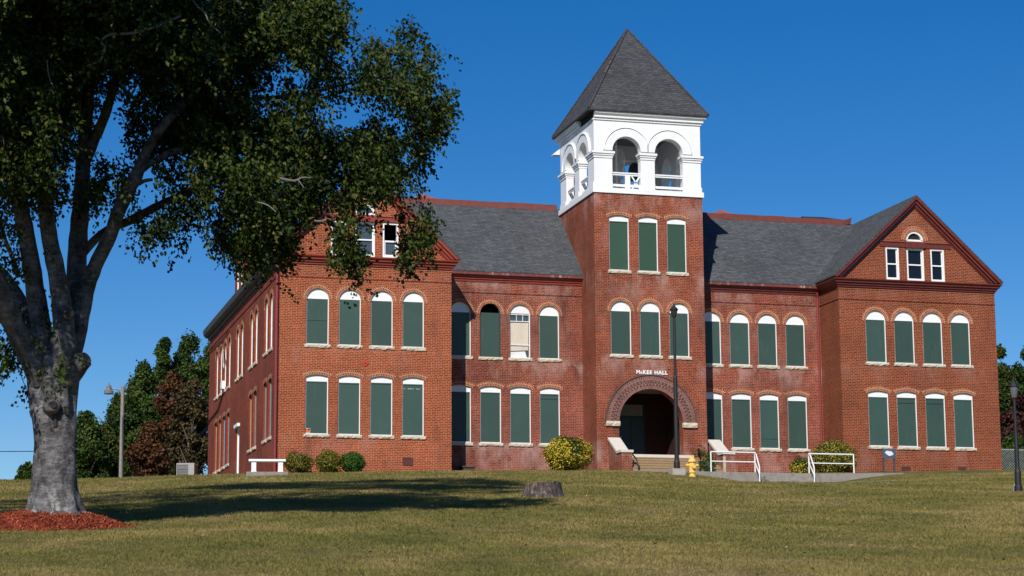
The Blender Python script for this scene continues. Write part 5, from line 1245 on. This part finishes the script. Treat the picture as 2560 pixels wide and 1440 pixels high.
# ------------------------------------------------------------------ trees far behind
def far_tree(name, label, px, top, base, hw, d, cols, nclump=26, per=330, ls=.20, group='trees beyond the lawn', trunkw=.22, bare=False, shape=1.0):
    s = d/FPX; g = at_d(px, 1200, d); gz0 = gz(g[0], g[1]); zt_ = at_d(px, top, d)[2]; zb = at_d(px, base, d)[2]
    zb = max(zb, gz0+.2); o = thing(name, label, 'tree', (g[0], g[1], gz0), group=group)
    H = zt_-zb; rw = hw*s; c = np.array([g[0], g[1], (zt_+zb)/2]); Ps, Ds, Ts = [], [], []
    for k in range(nclump):
        v = rng.normal(0, 1, 3); v /= np.linalg.norm(v); f = rng.uniform(.35, .86)
        tz = v[2]*f; nar = 1-.38*max(0, tz)*shape
        cc_ = c+np.array([v[0]*f*rw*nar, v[1]*f*rw*nar, tz*H*.5])+rng.normal(0, .06, 3)*rw; rr = rng.uniform(.16, .40)*min(rw, H*.5)*(1.0 if rw < 3 else .85)
        if k == 0: cc_ = c+np.array([0, 0, H*.5-rr*1.1])
        pk = int(1.75*per*(.35+rr/(.3*min(rw, H*.5))*.65)); w_ = unit(rng.normal(0, 1, (pk, 3))); dep = rng.uniform(.4, 1.0, pk)+np.maximum(0, rng.normal(0, .22, pk))
        q = cc_+w_*(dep*rr)[:, None]*np.array([1, 1, 1.15]); Ps.append(q); Ds.append(w_+np.array([0, 0, .2])); Ts.append(np.clip(rng.normal(.3+.4*rng.uniform(), .2, pk), 0, 1))
    P_ = np.concatenate(Ps); P_[:, 2] = np.maximum(P_[:, 2], gz0)
    V, F, T = leaves(P_, np.concatenate(Ds), ls, ls*.7, jitter=.65, tint=np.concatenate(Ts), facing=True)
    tri_mesh('crown', V, F, leaf_mat(name+'_leaf', cols, .15), o, T)
    mb = MB(); mb.tube([(g[0], g[1], gz0-.5), (g[0]+.1, g[1], gz0+H*.3), (g[0], g[1], zb+H*.75)], [trunkw, trunkw*.75, .04], 8)
    for k in range(16 if bare else 7):
        a = rng.uniform(0, 6.28); h0 = gz0+(zb-gz0)+H*rng.uniform(.05, .55); e_ = np.array([math.cos(a)*rw*.8, math.sin(a)*rw*.8, H*.28]); p0 = np.array([g[0], g[1], h0]); mb.tube([p0, p0+e_*.5+(0, 0, .2), p0+e_], [trunkw*.4, trunkw*.25, .02], 5)
    mb.build('trunk', paint('far_trunk', (.22, .19, .17) if bare else (.09, .075, .065), .9, .2), o); return o
TG = [(0.01, 0.0245, 0.0062), (0.026, 0.0525, 0.0105), (0.05, 0.0857, 0.0158), (0.1, 0.1268, 0.0262)]
TG2 = [(0.0127, 0.0252, 0.007), (0.0319, 0.0522, 0.0105), (0.0616, 0.0828, 0.0158), (0.1169, 0.117, 0.0262)]
TRD = [(0.0243, 0.0125, 0.0073), (0.0663, 0.0312, 0.0146), (0.116, 0.0499, 0.0218), (0.1658, 0.078, 0.0273)]
TBR = [(0.0215, 0.0208, 0.0091), (0.0488, 0.0395, 0.0164), (0.0829, 0.0572, 0.0255), (0.117, 0.0728, 0.0273)]
TDR = [(0.0161, 0.008, 0.0092), (0.0403, 0.0149, 0.0161), (0.069, 0.0253, 0.023), (0.1035, 0.0345, 0.0299)]
far_tree('maple_tree', 'tallest green tree with spired top beside the brick side wall', 468, 836, 1150, 64, 140, TG, 52, 420, shape=.5)
far_tree('maple_tree', 'green tree partly hidden behind the back corner of the school', 535, 850, 1180, 54, 150, TG2, 40, 360)
far_tree('maple_tree', 'tall narrow green tree whose top leans left of the tallest one', 405, 846, 1150, 42, 138, TG, 40, 380, shape=.5)
far_tree('maple_tree', 'rounded green tree directly right of the wooden light pole', 352, 905, 1240, 72, 134, TG, 60, 420)
far_tree('maple_tree', 'green tree directly behind the wooden light pole', 292, 985, 1250, 62, 136, TG2, 50, 400)
far_tree('maple_tree', 'low green tree nearest the big trunk', 216, 1030, 1260, 60, 132, TG, 50, 400)
far_tree('maple_tree', 'rust red bushy tree low between pole and air conditioner', 372, 1060, 1250, 56, 122, TRD, 42, 330, shape=.6)
far_tree('maple_tree', 'reddish brown half bare tree right beside the side wall', 478, 950, 1230, 66, 126, TBR, 46, 190, bare=True)
far_tree('maple_tree', 'small rust coloured treetop in the middle of the green trees', 428, 930, 1100, 44, 130, TRD, 26, 260)
far_tree('maple_tree', 'dark green low bushy tree behind the air conditioner', 440, 1080, 1260, 70, 129, TG2, 44, 340)
far_tree('maple_tree', 'tiny dark green round tree far off left of the trunk', 70, 1160, 1235, 28, 210, TG, 18, 300, ls=.34)
far_tree('oak_tree', 'green tree beyond the right wing, rising behind the short lamp', 2512, 866, 1150, 66, 130, TG2, 56, 420, group='trees beyond the right wing')
far_tree('oak_tree', 'dark red leaved tree behind the chain link fence', 2556, 985, 1200, 46, 118, TDR, 40, 360, group='trees beyond the right wing')
far_tree('oak_tree', 'low green bushy growth behind the chain link fence', 2535, 1090, 1230, 54, 114, TG, 36, 330, group='trees beyond the right wing')
far_tree('oak_tree', 'tall green tree at the right edge of the view', 2585, 868, 1150, 54, 138, TG, 40, 360, group='trees beyond the right wing')

# ------------------------------------------------------------------ mown grass
def grass():
    n = 860000; d = 20.5*np.exp(rng.uniform(0, 1, n)*math.log(84/20.5)); az = R(15)+rng.uniform(-1, 1, n)*R(15.5); sp = np.arange(n) >= 620000; az = np.where(sp, R(15)+np.sign(rng.uniform(-1, 1, n))*rng.uniform(R(15.5), R(38), n), az)
    x = CAM[0]+d*np.sin(az); y = CAM[1]+d*np.cos(az)
    keep = (y < -.25) & ~((x > ta[0]-2.2) & (x < tb[0]+.4) & (y > TY-.02)) & ~((x > tl) & (x < tr+.6) & (y > TY-1.6) & (y < TY+.1)) & (((x-mc[0])**2+(y-mc[1])**2) > 1.12**2)
    keep &= ~((x > 14.2) & (x < 18.6) & (y > -1.6))
    x, y, d = x[keep], y[keep], d[keep]; n = len(x); z = ground_np(x, y)-.003
    sp = sp[keep]; h = rng.uniform(.012, .034, n)*np.where(sp, 1.2, 1)*(1+.4*np.sin(x*1.7)*np.sin(y*1.1))*np.clip(.8+d/90, .8, 1.6); wd = .0038*np.where(sp, 1.7, 1)*np.clip(d/22, 1, 3.2)*rng.uniform(.7, 1.4, n)
    th = rng.uniform(0, 2*math.pi, n); le = rng.normal(0, .55, (n, 2))*h[:, None]
    V = np.stack([np.stack([x-wd*np.cos(th), y-wd*np.sin(th), z], 1), np.stack([x+wd*np.cos(th), y+wd*np.sin(th), z], 1), np.stack([x+le[:, 0], y+le[:, 1], z+h], 1)], 1).reshape(-1, 3)
    F = np.arange(3*n).reshape(-1, 3)
    o = tri_mesh('grass', V, F, BLADE, None, np.repeat(rng.uniform(0, 1, n), 3)); kind(o, 'stuff'); tag(o, 'short mown olive and brown grass of the lawn', 'grass')
grass()
n = 260; d = 22*np.exp(rng.uniform(0, 1, n)*math.log(80/22)); az = R(15)+rng.uniform(-1, 1, n)*R(14.5); x = CAM[0]+d*np.sin(az); y = CAM[1]+d*np.cos(az)
k_ = (y < TY-1.8); x, y = x[k_], y[k_]; z = ground_np(x, y)+.022
V, F, T = leaves(np.stack([x, y, z], 1), np.tile([[0, 0, 1.0]], (len(x), 1)), .065, .045, jitter=.45, facing=True)
FL = leaf_mat('fallen_leaf', [(.10, .05, .02), (.20, .10, .04), (.33, .19, .09), (.42, .30, .17)], .05)
o = tri_mesh('fallen_leaves', V, F, FL, None, T); kind(o, 'stuff'); tag(o, 'scattered dry brown leaves lying on the lawn', 'leaves')
for o in bpy.data.objects:
    if '_w' in o: del o['_w']
